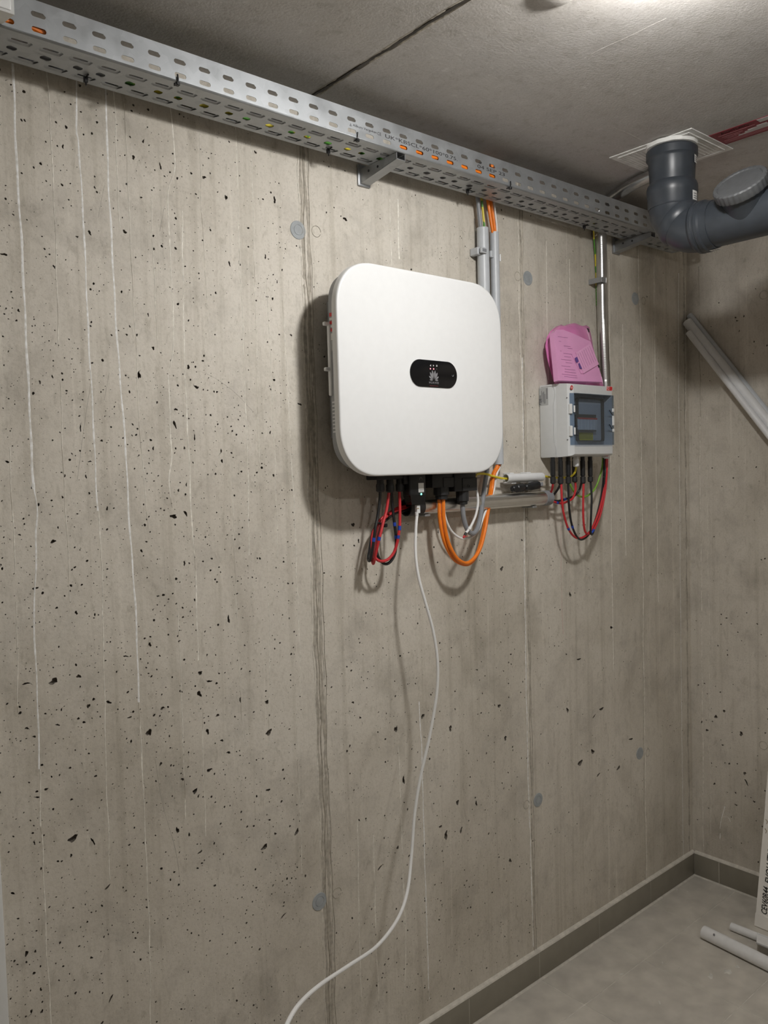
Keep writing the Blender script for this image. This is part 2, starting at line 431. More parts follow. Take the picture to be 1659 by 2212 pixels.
voids_from(0, 800, 2.9625, [(335, 40, 12, 26), (255, 75, 16, 24), (890, 30, 20, 62, .2), (1118, 345, 18, 60, .2), (1125, 250, 24, 20), (515, 370, 12, 44), (205, 745, 18, 26), (125, 1052, 22, 12), (340, 1095, 44, 24), (1110, 935, 60, 26), (1188, 915, 20, 42, .3), (225, 1395, 42, 20), (1245, 430, 12, 40), (1415, 515, 9, 38), (1420, 580, 12, 34), (1590, 955, 18, 18), (1085, 712, 14, 18), (1010, 1445, 16, 14), (1005, 205, 16, 16), (980, 500, 10, 36), (650, 450, 26, 12), (575, 583, 24, 12), (550, 680, 12, 28), (415, 675, 12, 22), (685, 885, 18, 26), (400, 812, 8, 24), (1180, 1235, 16, 30), (1355, 1205, 14, 18), (1180, 497, 12, 24, .4), (1258, 108, 30, 24), (1142, 768, 10, 28), (1192, 732, 12, 22)])
voids_from(0, 1300, 2.765, [(155, 488, 44, 16), (320, 475, 56, 44), (470, 445, 30, 28), (455, 65, 20, 26), (650, 600, 40, 18, -.3), (895, 255, 22, 26), (528, 622, 22, 30), (1195, 425, 36, 22), (1190, 550, 44, 26, -.6), (1595, 598, 34, 22), (1605, 780, 42, 36), (890, 780, 32, 56, -.3), (1240, 775, 20, 40), (1365, 900, 28, 16), (1250, 1005, 44, 18), (1165, 1130, 46, 24, .5), (435, 1415, 56, 50), (555, 1430, 14, 54, .4), (1580, 1465, 44, 32), (1060, 1365, 20, 44), (865, 1440, 34, 18), (1195, 1495, 30, 16, .5), (775, 690, 26, 14), (205, 805, 26, 14), (345, 735, 28, 14, -.3), (1090, 1060, 22, 18), (225, 1167, 30, 14), (750, 325, 30, 12, -.3), (970, 635, 26, 20), (1080, 535, 30, 14, -.3), (1250, 475, 32, 16), (1300, 678, 30, 14), (1325, 828, 24, 14), (425, 1515, 12, 30), (205, 1440, 12, 26, .4), (160, 755, 24, 18), (960, 968, 18, 24), (1130, 1390, 10, 34), (275, 1120, 30, 16, .5), (1435, 585, 14, 30), (1365, 105, 18, 46)])
voids_from(0, 1900, 6.636, [(380, 1060, 70, 80), (505, 1030, 50, 40), (1310, 1120, 46, 44), (1270, 1220, 60, 90, -.5), (450, 1890, 32, 84), (600, 1890, 46, 60), (585, 1575, 42, 52), (1590, 1700, 34, 120, -.5), (1050, 405, 36, 26, .5), (805, 250, 30, 26), (1540, 110, 90, 40, .7), (1310, 470, 30, 26), (845, 1445, 32, 30), (1490, 820, 34, 30)])
voids_from(560, 1500, 2.592, [(565, 130, 12, 16), (915, 122, 20, 30), (808, 480, 18, 42), (1070, 190, 20, 32), (1110, 605, 22, 26), (1045, 790, 22, 52, -.4), (765, 195, 18, 44), (210, 770, 22, 40, -.3), (35, 850, 46, 36), (1015, 740, 16, 18), (90, 780, 18, 14), (1343, 65, 16, 28), (1378, 245, 18, 26), (55, 210, 30, 40), (40, 40, 28, 24), (50, 535, 24, 18), (525, 45, 14, 16), (675, 970, 30, 14, .5), (775, 858, 12, 26), (135, 1238, 30, 12, .5), (1405, 930, 16, 24), (1130, 760, 14, 34, -.4), (1215, 610, 12, 30)])
voids_from(1150, 1100, 3.686, [(630, 942, 32, 22, -.5), (270, 1155, 12, 14), (280, 1600, 20, 44), (490, 1650, 34, 12, .4), (380, 2020, 50, 40), (480, 1930, 28, 46), (550, 1590, 32, 30), (370, 1195, 30, 18), (35, 482, 14, 14), (685, 2060, 44, 20, .5), (525, 2115, 40, 14, .3), (785, 1830, 36, 16), (300, 680, 20, 40)])
voids_from(740, 980, 3.318, [(115, 625, 14, 30), (75, 510, 22, 40, .5), (685, 560, 12, 24), (655, 670, 10, 22), (1140, 825, 24, 36, .4), (1385, 830, 16, 16), (1285, 620, 14, 18), (945, 650, 10, 14)])
voids_from(500, 400, 3.687, [(345, 115, 26, 50, .4), (548, 490, 22, 34, .4), (270, 572, 14, 30, .2), (403, 675, 12, 22, .3), (363, 770, 10, 26), (325, 905, 14, 30, .3), (475, 1195, 18, 20), (313, 1627, 14, 16), (545, 1745, 34, 20, -.3), (308, 1970, 12, 34), (72, 625, 24, 40), (905, 270, 36, 30), (245, 1975, 12, 18), (355, 957, 10, 22, .3)])
V = []
for (u, v, a, b, rot) in vlist:
    p = PY(u, v, W); q = PY(u+1, v, W); s_ = q[0]-p[0]; d = PY(u, v+1, W); sz = p[2]-d[2]
    V.append((p[0], p[2], max(.0016, a*s_*.5), max(.0016, b*sz*.5), rot))
S = []
def scatter(n, x0, x1, z0, z1, rmin, rmax, cluster=0):
    for _ in range(n):
        r = rmin+(rmax-rmin)*rng.random()**4.5
        S.append((x0+(x1-x0)*rng.random(), z0+(z1-z0)*rng.random(), r))
scatter(2900, 0.0, 1.04, 0.02, 2.3, .0008, .0029)
scatter(1300, 0.3, 1.04, .55, 1.75, .0008, .0026)
scatter(900, 1.10, 1.86, 0.05, 2.3, .0008, .0028)
scatter(700, 1.10, 1.86, 0.05, 1.2, .0008, .0030)
scatter(700, 1.88, 2.76, 0.05, 2.3, .0007, .0024)
for _ in range(240):                             # clusters of tiny pores
    cx, cz = rng.random()*1.04 if rng.random() < .7 else 1.1+1.6*rng.random(), .1+2.1*rng.random()
    for _ in range(int(5+rng.random()*9)): S.append((cx+rng.normal(0, .022), cz+rng.normal(0, .02), .0007+rng.random()**2*.0012))
XW0 = -0.2
wall = pitted_wall('wall_front', 'concrete', XW0, XE, 0.0, ZC, lambda a, b, d: (a, W+d, b), S, V)
mb = MB(); mb.box(XL-.1, XW0, W, W+.12, 0, ZC); mb.box(XW0, XE+.12, W+.02, W+.12, 0, ZC)
tag(mb.build('wall_backing', 'concrete2', wall, smooth=0))

def strip_on_wall(name, pts, w, proud, mat, jit=0.25, wob=0.0006, parent=None, gap=0.0, nrm=(0, -1, 0), side=(1, 0, 0)):
    """a thin ridge of lime or cement standing proud of a surface"""
    path = spline(pts, 0.007); mb = MB(); nrm = np.array(nrm, float); side = np.array(side, float)
    ph = rng.random(4)*6.28; L = []
    for i, p in enumerate(path):
        t = i*0.007
        ww = w*(1+jit*(math.sin(t*37+ph[0])+.7*math.sin(t*91+ph[1])+.5*rng.normal())*.6)
        if gap and (math.sin(t*19+ph[2])+math.sin(t*43+ph[3])) < -2+2*gap: ww *= .12
        ww = max(ww, w*.08); off = side*wob*(math.sin(t*53+ph[3])+math.sin(t*21+ph[2]))
        p = p+off
        L.append([p-side*ww/2-nrm*.0004, p+nrm*proud, p+side*ww/2-nrm*.0004])
    vs_ = [q for l in L for q in l]; fs = []
    for i in range(len(L)-1):
        a = i*3; fs += [(a, a+1, a+4, a+3), (a+1, a+2, a+5, a+4)]
    mb.add(vs_, fs); return mb.build(name, mat, parent, smooth=60)
def pxl(ou, ov, k, pts): return [(ou+a/k, ov+b/k) for a, b in pts]
A_ = (0, 130, 2.765); B_ = (0, 800, 2.9625); D_ = (0, 1300, 2.765); E_ = (560, 1500, 2.592); G_ = (560, 1800, 2.765)
drips = [
 (pxl(*A_, [(76, 20), (90, 330), (105, 720), (125, 1050), (140, 1300), (155, 1600)])+pxl(*B_, [(178, 20), (183, 150), (195, 380), (205, 600), (222, 760)]), .0042, 'drip', 0),
 (pxl(*B_, [(222, 760), (240, 900), (225, 1050), (232, 1250), (218, 1470)])+pxl(*D_, [(213, 330), (222, 560), (228, 800), (235, 1000)]), .0030, 'drip', 0),
 (pxl(*D_, [(235, 1000), (243, 1300), (255, 1450), (262, 1659)])+[(100, 2060), (108, 2150), (112, 2230)], .0026, 'drip_faint', .3),
 (pxl(*A_, [(280, 70), (300, 330), (310, 600), (320, 850), (335, 1150), (350, 1700)]), .0022, 'drip_faint', .2),
 (pxl(*A_, [(458, 100), (455, 400), (470, 480), (480, 640), (495, 900), (505, 1150), (518, 1400), (530, 1650)])+pxl(*B_, [(580, 10), (595, 320), (610, 620), (628, 900)]), .0032, 'drip', 0),
 (pxl(*B_, [(628, 900), (640, 1050), (650, 1300)])+pxl(*D_, [(612, 0), (620, 350), (625, 700), (632, 1000), (648, 1350), (652, 1659)]), .0024, 'drip_faint', .1),
 (pxl(*A_, [(626, 150), (638, 400), (648, 700), (662, 1000), (680, 1350), (700, 1650)])+pxl(*B_, [(766, 10), (785, 280), (805, 520), (820, 800), (833, 1050), (850, 1300)])+pxl(*D_, [(807, 10), (820, 250), (830, 600)]), .0036, 'drip', 0),
 (pxl(*D_, [(830, 600), (845, 880), (855, 1150), (870, 1450), (880, 1659)])+[(322, 2010), (326, 2230)], .0026, 'drip_faint', .15),
 (pxl(*A_, [(675, 180), (690, 400), (700, 700), (715, 1000)]), .0024, 'drip_faint', .2),
 (pxl(*A_, [(745, 260), (760, 700), (775, 1000), (795, 1400), (815, 1800)])+[(300, 900), (320, 1150)], .0018, 'drip_faint', .35),
 (pxl(*A_, [(1016, 270), (1040, 520), (1040, 660), (1005, 770), (1010, 1000), (1025, 1350), (1035, 1700), (1010, 1853)]), .0028, 'drip_faint', .1),
 (pxl(*A_, [(1090, 900), (1092, 1300), (1098, 1600), (1105, 1853)])+pxl(*B_, [(1200, 400), (1215, 700), (1230, 1000), (1250, 1250), (1255, 1481)])+pxl(*D_, [(1185, 350)]), .0030, 'drip_faint', .1),
 (pxl(*A_, [(905, 820), (912, 1128), (930, 1500), (945, 1750)]), .0022, 'drip_faint', .2),
 (pxl(*A_, [(1406, 400), (1420, 800), (1430, 1150), (1428, 1250), (1440, 1350), (1455, 1750), (1460, 1853)])+[(535, 1000), (538, 1200)], .0025, 'drip_faint', .05),
 (pxl(*A_, [(1495, 420), (1505, 700), (1520, 1300), (1535, 1853)])+[(560, 1000)], .0020, 'drip_faint', .3),
 (pxl(*A_, [(1190, 430), (1200, 800), (1225, 1250), (1240, 1560)]), .0018, 'drip_faint', .35),
 (pxl(*B_, [(1075, 30), (1090, 400), (1098, 560), (1085, 700), (1100, 880)]), .0030, 'drip_faint', .15),
 (pxl(*B_, [(60, 490), (75, 800), (85, 1000), (98, 1300)]), .0022, 'drip_faint', .1),
 (pxl(*B_, [(385, 60), (400, 500), (430, 1100), (445, 1481)]), .0018, 'drip_faint', .4),
 (pxl(*D_, [(95, 0), (102, 330), (108, 660)]), .0020, 'drip_faint', .3),
 (pxl(*D_, [(1060, 20), (1070, 200), (1085, 640), (1110, 1300)]), .0022, 'drip_faint', .3),
 (pxl(*D_, [(1215, 640), (1210, 900), (1230, 1400)]), .0022, 'drip_faint', .3),
 (pxl(*D_, [(1605, 0), (1610, 330), (1605, 860)]), .0020, 'drip_faint', .3),
 (pxl(*E_, [(780, 280), (790, 550), (800, 800), (812, 1296)])+pxl(*G_, [(865, 300), (875, 600), (870, 950)]), .0026, 'drip_faint', .1),
 (pxl(*E_, [(893, 40), (910, 300), (915, 550), (925, 850), (938, 1290)])+pxl(*G_, [(1000, 500), (1008, 750), (1015, 990)]), .0034, 'drip', .05),
 (pxl(*E_, [(550, 700), (555, 1000), (560, 1290)])+pxl(*G_, [(600, 700), (610, 980)]), .0026, 'drip_faint', .1),
 (pxl(*E_, [(640, 780), (648, 1100), (652, 1290)])+pxl(*G_, [(690, 400), (705, 800), (715, 1000)]), .0026, 'drip_faint', .1),
 (pxl(*E_, [(205, 60), (215, 400), (230, 700), (240, 1000)]), .0018, 'drip_faint', .4),
 ([(1128, 700), (1131, 1000), (1134, 1300), (1140, 1640), (1148, 1900), (1152, 2045)], .0034, 'drip', .15),
 ([(1316, 560), (1318, 900), (1322, 1250), (1326, 1450)], .0022, 'drip_faint', .1),
 ([(1466, 590), (1466, 800), (1471, 1400), (1476, 1848)], .0030, 'drip', .05),
 ([(1480, 600), (1481, 900), (1484, 1200)], .0024, 'drip_faint', .2),
 ([(1230, 560), (1232, 800), (1236, 1010)], .0016, 'drip_faint', .4),
 ([(1180, 520), (1182, 700), (1184, 820)], .0024, 'drip_faint', .3),
 ([(860, 430), (862, 560)], .0050, 'drip_faint', .2), ([(842, 430), (846, 575)], .0030, 'drip_faint', .3),
 ([(1412, 560), (1416, 900), (1422, 1300)], .0018, 'drip_faint', .4),
 ([(1345, 700), (1348, 1000), (1352, 1200)], .0016, 'drip_faint', .4),
 ([(610, 640), (625, 900), (640, 1200), (650, 1500)], .0024, 'drip_faint', .25),
 ([(575, 600), (590, 900), (600, 1200)], .0020, 'drip_faint', .3),
 ([(500, 1000), (510, 1300), (525, 1600)], .0018, 'drip_faint', .4),
]
for pts, w, m, gap in drips:
    strip_on_wall('lime_drip', [PY(u, v, W) for u, v in pts], w*(1.45 if m == 'drip' else 1.25), .0007, m, parent=wall, gap=gap)
# fins of cement along the formwork joints
def seam(x, items, wallpts):
    for dx, w, proud, m, gap in items:
        z0, z1 = wallpts
        pts = [(x+dx+rng.normal(0, .0014), W, z0+(z1-z0)*k/14) for k in range(15)]
        strip_on_wall('formwork_fin', pts, w, proud, m, jit=.5, wob=.0012, parent=wall, gap=gap)
seam(1.095, [(-.010, .009, .0012, 'seam', .05), (-.003, .0055, .0022, 'seam', .1), (.004, .010, .0012, 'seam', 0), (.013, .0022, .0016, 'seam', .1), (-.017, .003, .001, 'seam_l', .3), (.009, .003, .0018, 'seam_l', .35)], (.09, ZC))
seam(1.845, [(0, .0075, .0016, 'seam', .1), (.007, .003, .002, 'seam', .3), (-.008, .003, .0012, 'seam_l', .3)], (.09, ZC))
seam(2.447, [(0, .0042, .0018, 'seam', .12), (.009, .003, .0012, 'seam_l', .3)], (.09, ZC))
seam(2.745, [(0, .012, .0015, 'seam', .3)], (.09, ZC))
# scratches, chalk line
for pts in ([(196, 830), (184, 905), (166, 1040)], [(236, 805), (226, 862)], [(372, 795), (440, 805), (500, 842), (548, 890)], [(335, 1640), (352, 1740), (378, 1830), (390, 1910)], [(212, 470), (226, 400)], [(355, 445), (345, 500)]):
    strip_on_wall('scratch', [PY(u, v, W) for u, v in pts], .0011, .0003, 'scratch', parent=wall, wob=.0002)
strip_on_wall('chalk_line', [PY(u, v, W) for u, v in [(1211, 1100), (1212, 1180), (1213, 1280), (1216, 1370)]], .0045, .0003, 'chalk', parent=wall, gap=.3)
# concrete plugs of the formwork ties, and the ring marks beside them
for (x, z, r) in ((1.073, .544, .0205), (1.874, .543, .0205), (2.431, .549, .0205), (1.071, -.996, .0205), (1.875, -.988, .0205), (2.423, -.985, .0205)):
    o = thing('tie_plug', None, None, (x, W, H+z)); attach(o, wall); o.location = (x, W, H+z); o.matrix_parent_inverse = Matrix.Identity(4)
    mb = MB(); mb.lathe((x, W+.004, H+z), (0, -1, 0), [(0, r), (.0048, r), (.0055, r*.96), (.0055, r*.60), (.0046, r*.58), (.0046, r*.54), (.0055, r*.52), (.0057, .0005)], 32, False, True)
    pl = mb.build('tie_plug', 'plug', wall); bpy.data.objects.remove(o)
for (u, v) in ((683, 500), (1118, 597), (1390, 650), (728, 1928), (1137, 1738), (1399, 1626)):
    p = PY(u, v, W); mb = MB()
    mb.tube([(p[0]+.0125*math.cos(a), W-.0002, p[2]+.0125*math.sin(a)) for a in np.linspace(0, 6.2832*.93, 28)], .0009, 6)
    mb.build('ring_mark', 'seam', wall)

# ------------------------------------------------------------------ right wall
S2 = []; V2 = []
for _ in range(620): S2.append((.1+1.4*rng.random(), .1+2.2*rng.random(), .0007+.0024*rng.random()**3))
for _ in range(160): S2.append((.9+.6*rng.random(), .1+.9*rng.random(), .0008+.0028*rng.random()**2))
def v2(items):
    for u, v, a, b, rot in items:
        p = P(u, v, 0, XE); q = P(u+1, v, 0, XE); d = P(u, v+1, 0, XE)
        V2.append((p[1], p[2], max(.002, a*abs(q[1]-p[1])*.5), max(.002, b*(p[2]-d[2])*.5), rot))
v2([(1600+u/3.107-200, 1500+v/3.107, a/3.107, b/3.107, r) for u, v, a, b, r in [(510, 112, 26, 16, .5), (455, 150, 20, 30, -.6), (395, 240, 18, 20, .5), (625, 265, 30, 30, .5), (648, 530, 24, 20, .3), (660, 590, 14, 44, -.5), (360, 185, 12, 16, .3), (500, 340, 14, 12, 0), (545, 465, 12, 18, .3), (712, 720, 16, 16, 0), (300, 285, 18, 12, .3), (445, 600, 14, 18, .3), (590, 742, 20, 12, 0)]])
v2([(1607, 683, 4, 4, 0), (1592, 693, 5, 3, 0), (1629, 738, 4, 4, 0), (1597, 715, 3, 4, 0)])
wr = pitted_wall('wall_right', 'concrete2', -.4, W, 0.0, ZC, lambda a, b, d: (XE+d, a, b), S2, V2, cell=.012)
mb = MB(); mb.box(XE, XE+.12, YR-.1, -.4, 0, ZC); mb.box(XE+.02, XE+.12, -.4, W+.12, 0, ZC); mb.build('wall_backing', 'concrete2', wr, smooth=0)
for (u0, v0, u1, v1, w, m) in ((1510, 575, 1512, 900, .003, 'seam'), (1512, 900, 1520, 1850, .003, 'seam_l'), (1527, 900, 1535, 1800, .0018, 'seam_l')):
    a = P(u0, v0, 0, XE); b = P(u1, v1, 0, XE)
    strip_on_wall('formwork_fin', [a+(b-a)*k/8+np.array([0, rng.normal(0, .0012), 0]) for k in range(9)], w, .001, m, parent=wr, gap=.15, nrm=(-1, 0, 0), side=(0, 1, 0))
for (u, v) in ((1650, 637), (1649, 1610)):
    p = P(u, v, 0, XE); mb = MB()
    mb.tube([(XE-.0003, p[1]+.014*math.cos(a), p[2]+.014*math.sin(a)) for a in np.linspace(0, 6.2832, 30)], .0011, 6); mb.build('ring_mark', 'seam', wr)
for pts in ([(1566, 1742), (1559, 1768), (1556, 1790)], [(1562, 1765), (1574, 1766), (1578, 1775)], [(1556, 1800), (1555, 1812)]):
    strip_on_wall('paint_mark', [P(u, v, 0, XE) for u, v in pts], .004, .0004, 'drip', parent=wr, gap=.5, nrm=(-1, 0, 0), side=(0, 1, 0))

# ------------------------------------------------------------------ other walls, floor, ceiling
tag(MB().box(XL-.12, XL, YR-.12, W+.12, 0, ZC).build('wall_left', 'concrete2', smooth=0), kind='structure')
tag(MB().box(XL, XE, YR-.12, YR, 0, ZC).build('wall_rear', 'concrete2', smooth=0), kind='structure')
floor = tag(MB().box(XL-.12, XE+.12, YR-.12, W+.12, -.1, -.0014).build('floor', 'floorgrout', smooth=0), kind='structure')
tile_mesh = {}
YB = W-.012
xs = [1.857+.3045*k for k in range(-12, 4)]; ys = [YB-.002, 1.348, 1.0485, .749, .45, .151, -.148, -.447, -.746, -1.045, -1.344, YR]
xs = [XL]+[x for x in xs if XL+.02 < x < XE-.05]+[XE-.012]
for i in range(len(xs)-1):
    for j in range(len(ys)-1):
        x0, x1, y1, y0 = xs[i]+.0012, xs[i+1]-.0012, ys[j]-.0012, ys[j+1]+.0012
        key = (round(x1-x0, 4), round(y1-y0, 4))
        if key not in tile_mesh:
            m_ = MB().rbox(0, key[0], 0, key[1], -.008, 0, .0007, 1).build('floor_tile', 'tile', smooth=0); tile_mesh[key] = m_.data; ob = m_
        else:
            ob = bpy.data.objects.new('floor_tile', tile_mesh[key]); C.objects.link(ob)
        ob.location = (x0, y0, rng.normal(0, .00012)); attach(ob, floor)
# plaster smears left on the tiles
for (u, v, a, b, rot) in ((1535, 2107, .014, .007, .3), (1572, 2099, .018, .009, -.4), (1593, 2088, .010, .006, .2), (1462, 1922, .006, .003, 0), (1485, 1926, .003, .003, 0), (1556, 1933, .003, .002, 0), (1431, 2080, .008, .002, .6), (1466, 2091, .003, .002, 0), (1425, 2167, .012, .003, .7), (1343, 2104, .006, .004, 0)):
    p = P(u, v, 2, 0); poly = []
    for k in range(11):
        t = 2*math.pi*k/11; r = 1+.3*rng.normal(); x, y = a*r*math.cos(t), b*r*math.sin(t)
        poly.append((p[0]+x*math.cos(rot)-y*math.sin(rot), p[1]+x*math.sin(rot)+y*math.cos(rot)))
    MB().loft([[(x, y, -.0002) for x, y in poly], [(p[0]+(x-p[0])*.8, p[1]+(y-p[1])*.8, .0007) for x, y in poly]], False, True).build('plaster_smear', 'dust', floor)

ceil = bpy.data.objects.new('ceiling', None); C.objects.link(ceil); tag(ceil, kind='structure')
XJ0, XJ1 = 1.078, 1.0925
MB().box(XL-.12, XJ0, YR-.12, W+.12, ZC, ZC+.15).build('ceiling_slab', 'ceil', ceil, smooth=0)
MB().box(XJ1, XE+.12, YR-.12, W+.12, ZC, ZC+.15).build('ceiling_slab', 'ceil', ceil, smooth=0)
MB().box(XJ0-.01, XJ1+.01, YR-.12, W+.12, ZC+.008, ZC+.14).build('joint_filler', 'filler', ceil, smooth=0)
for dx, w in ((-.0002, .005), (.0147, .005)):
    strip_on_wall('joint_fin', [(XJ0+dx+rng.normal(0, .001), YR+.2*k, ZC) for k in range(16)], w, .0008, 'seam', parent=ceil, nrm=(0, 0, -1), jit=.7, gap=.3)
for pts, w, m in (([(1112, 290), (1150, 270), (1180, 258), (1238, 232)], .003, 'ceil_fin'), ([(1262, 125), (1300, 105), (1350, 82), (1400, 58), (1440, 40)], .0018, 'ceil_fin'), ([(1262, 125), (1275, 118), (1288, 112)], .004, 'seam'), ([(1310, 270), (1350, 285), (1390, 305)], .004, 'seam_l'), ([(350, 95), (365, 98), (380, 106)], .008, 'seam_l')):
    strip_on_wall('ceiling_fin', [P(u, v, 2, ZC) for u, v in pts], w, .0002, m, parent=ceil, nrm=(0, 0, -1), side=(1, 0, 0), gap=.5)

# skirting tiles with grout and sealant
def skirting(name, along, a0, joints, a1, fixed):
    g = bpy.data.objects.new(name, None); C.objects.link(g); tag(g, kind='structure')
    js = [a0]+joints+[a1]; h = .084
    for i in range(len(js)-1):
        s0, s1 = js[i]+.001, js[i+1]-.001
        mb = MB()
        if along == 'x': mb.rbox(s0, s1, fixed-.010, fixed-.001, .004, h, .0012, 2)
        else: mb.rbox(fixed-.010, fixed-.001, s0, s1, .004, h, .0012, 2)
        mb.build('skirting_tile', 'tile_dark', g, smooth=40)
    mb = MB(); mb2 = MB()
    if along == 'x':
        mb.box(a0, a1, fixed-.0088, fixed, 0, h-.0015)
        mb2.hexa([(a0, fixed-.0105, h-.001), (a1, fixed-.0105, h-.001), (a1, fixed+.001, h-.001), (a0, fixed+.001, h-.001)], [(a0, fixed-.0085, h+.003), (a1, fixed-.0085, h+.003), (a1, fixed+.001, h+.008), (a0, fixed+.001, h+.008)])
        mb2.hexa([(a0, fixed-.016, -.002), (a1, fixed-.016, -.002), (a1, fixed-.004, -.002), (a0, fixed-.004, -.002)], [(a0, fixed-.0135, .0015), (a1, fixed-.0135, .0015), (a1, fixed-.004, .005), (a0, fixed-.004, .005)])
    else:
        mb.box(fixed-.0088, fixed, a0, a1, 0, h-.0015)
        mb2.hexa([(fixed-.0105, a0, h-.001), (fixed-.0105, a1, h-.001), (fixed+.001, a1, h-.001), (fixed+.001, a0, h-.001)], [(fixed-.0085, a0, h+.003), (fixed-.0085, a1, h+.003), (fixed+.001, a1, h+.008), (fixed+.001, a0, h+.008)])
        mb2.hexa([(fixed-.016, a0, -.002), (fixed-.016, a1, -.002), (fixed-.004, a1, -.002), (fixed-.004, a0, -.002)], [(fixed-.0135, a0, .0015), (fixed-.0135, a1, .0015), (fixed-.004, a1, .005), (fixed-.004, a0, .005)])
    mb.build('grout', 'grout', g, smooth=0); mb2.build('sealant', 'grout', g, smooth=0)
skirting('baseboard_front', 'x', .42, [1.857-.3045*k for k in (4, 3, 2, 1)]+[1.857, 2.1615, 2.466], XE-.002, W)
skirting('baseboard_right', 'y', -.4, [-.2, .1, .4, .7, 1.0, 1.41], W-.011, XE)

# white door casing at the left edge of the wall
g = bpy.data.objects.new('trim_1', None); C.objects.link(g); tag(g, kind='structure')
MB().rbox(.30, .384, W-.022, W-.0005, 0, 2.03, .003, 2).build('casing', 'whitep', g)
MB().rbox(.20, .302, W-.012, W-.0005, 0, 1.96, .002, 1).build('door_stop', 'whitep', g)

# ------------------------------------------------------------------ lamps
def lamp(name, pos, mat, label):
    t = thing(name, label, 'lamp', (pos[0], pos[1], ZC))
    MB().lathe((pos[0], pos[1], ZC), (0, 0, -1), [(0, .070), (.022, .070), (.024, .060)], 40, False, True).build('base_ring', 'whitep', t)
    MB().lathe((pos[0], pos[1], ZC-.018), (0, 0, -1), [(0, .052), (.022, .052), (.032, .045), (.038, .030), (.040, .001)], 40, False, True).build('diffuser', mat, t)
    return t
lamp('ceiling_lamp', LAMP_POS, 'lamp', 'round lit ceiling lamp at the top edge by the concrete ceiling joint')
lamp('ceiling_lamp', FILL_LAMP_POS, 'fill_lamp', 'added unseen round ceiling lamp behind the viewer, away from the tray wall')  # unseen fill lamp, added to brighten wall and floor evenly
p = P(1203, -14, 2, ZC)
t = tag(MB().lathe((p[0], p[1], ZC), (0, 0, -1), [(0, .034), (.004, .034), (.0055, .031), (.0055, .0005)], 36, False, True).build('ceiling_cover_disc', 'ceil'), 'small round grey cover disc on the ceiling beside the lamp', 'cover')

# ------------------------------------------------------------------ cable tray
XT0, XT1 = 0.02, 2.60; TW, TH = .105, .063
def perforated(name, length, s0, width, rows, to3, mat, parent, thick=.0009):
    """flat strip, s along, t across; rows: (t, [(s, hole outline, emboss)], t_lo, t_hi)"""
    mb = MB(); key = {}
    def vid(s, t, d=0.0):
        k = (round(s, 5), round(t, 5), round(d, 5))
        if k not in key: key[k] = len(mb.v); mb.v.append(tuple(map(float, to3(s, t, d))))
        return key[k]
    for (t0, t1, holes) in rows:
        s = s0
        holes = sorted(holes, key=lambda h: h[0]); n = len(holes)
        for i, (hs, ht, outline, emb) in enumerate(holes):
            e = (holes[i+1][0]+hs)/2 if i+1 < n else s0+length
            rect = [vid(s, t0), vid(e, t0), vid(e, t1), vid(s, t1)]
            ra = [math.atan2(y-ht, x-hs) for x, y in ((s, t0), (e, t0), (e, t1), (s, t1))]
            if emb:
                o1 = [(x*1+math.copysign(.0045, x) if abs(x) > 1e-6 else x, y+math.copysign(.0045, y)) for x, y in outline]
                o1 = stadium(emb[0], emb[1]); o2 = stadium(emb[0], emb[1]-.0022)
                l1 = [vid(hs+x, ht+y) for x, y in o1]; l2 = [vid(hs+x, ht+y, emb[2]) for x, y in o2]
                a1 = [math.atan2(y, x) for x, y in o1]
                mb.f += zipper(rect, ra, l1, a1)
                for k in range(len(l1)): mb.f.append((l1[k], l1[(k+1) % len(l1)], l2[(k+1) % len(l1)], l2[k]))
                l3 = [vid(hs+x, ht+y, emb[2]) for x, y in outline]
                mb.f += zipper(l2, [math.atan2(y, x) for x, y in o2], l3, [math.atan2(y, x) for x, y in outline])
            else:
                l3 = [vid(hs+x, ht+y) for x, y in outline]
                mb.f += zipper(rect, ra, l3, [math.atan2(y, x) for x, y in outline])
            s = e
    ob = mb.build(name, mat, parent, smooth=0)
    so = ob.modifiers.new('thickness', 'SOLIDIFY'); so.thickness = thick; so.offset = 0
    return ob
tray = thing('cable_tray', 'galvanised perforated cable tray running under the ceiling along the wall', 'cable tray', (1.4, YT+.05, ZT))
PIT = .0497; ph0 = .4765 - math.floor((.4765-XT0)/PIT)*PIT
slot = stadium(.0075, .0042)
fs = [ph0+PIT*k for k in range(60) if XT0+.02 < ph0+PIT*k < XT1-.02]
def flange(y, flip):
    low = [(s_, .0125, slot, None) for s_ in fs]; up = [(s_, .0365, slot, None) for s_ in fs]
    perforated('side_flange', XT1-XT0, XT0, TH, [(.003, .0245, low), (.0245, .058, up)], lambda s, t_, d: (s, y, ZT+t_), 'galv', tray)
flange(YT, 0); flange(YT+TW, 1)
bs1 = [.455+PIT*k for k in range(-8, 50) if XT0+.03 < .455+PIT*k < XT1-.03]
bs2 = [.4815+PIT*k for k in range(-9, 50) if XT0+.03 < .4815+PIT*k < XT1-.03]
cir = []
x = .4505-3*.149
while x < XT1-.03:
    for d in (0, .0545, .109):
        if XT0+.03 < x+d < XT1-.03: cir.append(x+d)
    x += .149
cseq = [(s_, .0570, stadium(.0008, .0074 if i % 3 else .0085, 8), None) for i, s_ in enumerate(cir)]
bslot = stadium(.0105, .0026)
perforated('tray_bottom', XT1-XT0, XT0, TW, [(.003, .0455, [(s_, .0300, bslot, (.0125, .0085, .0022)) for s_ in bs1]), (.0455, .0685, cseq), (.0685, .102, [(s_, .0835, bslot, (.0125, .0085, .0022)) for s_ in bs2])],
           lambda s, t_, d: (s, YT+t_, ZT+d), 'galv', tray)
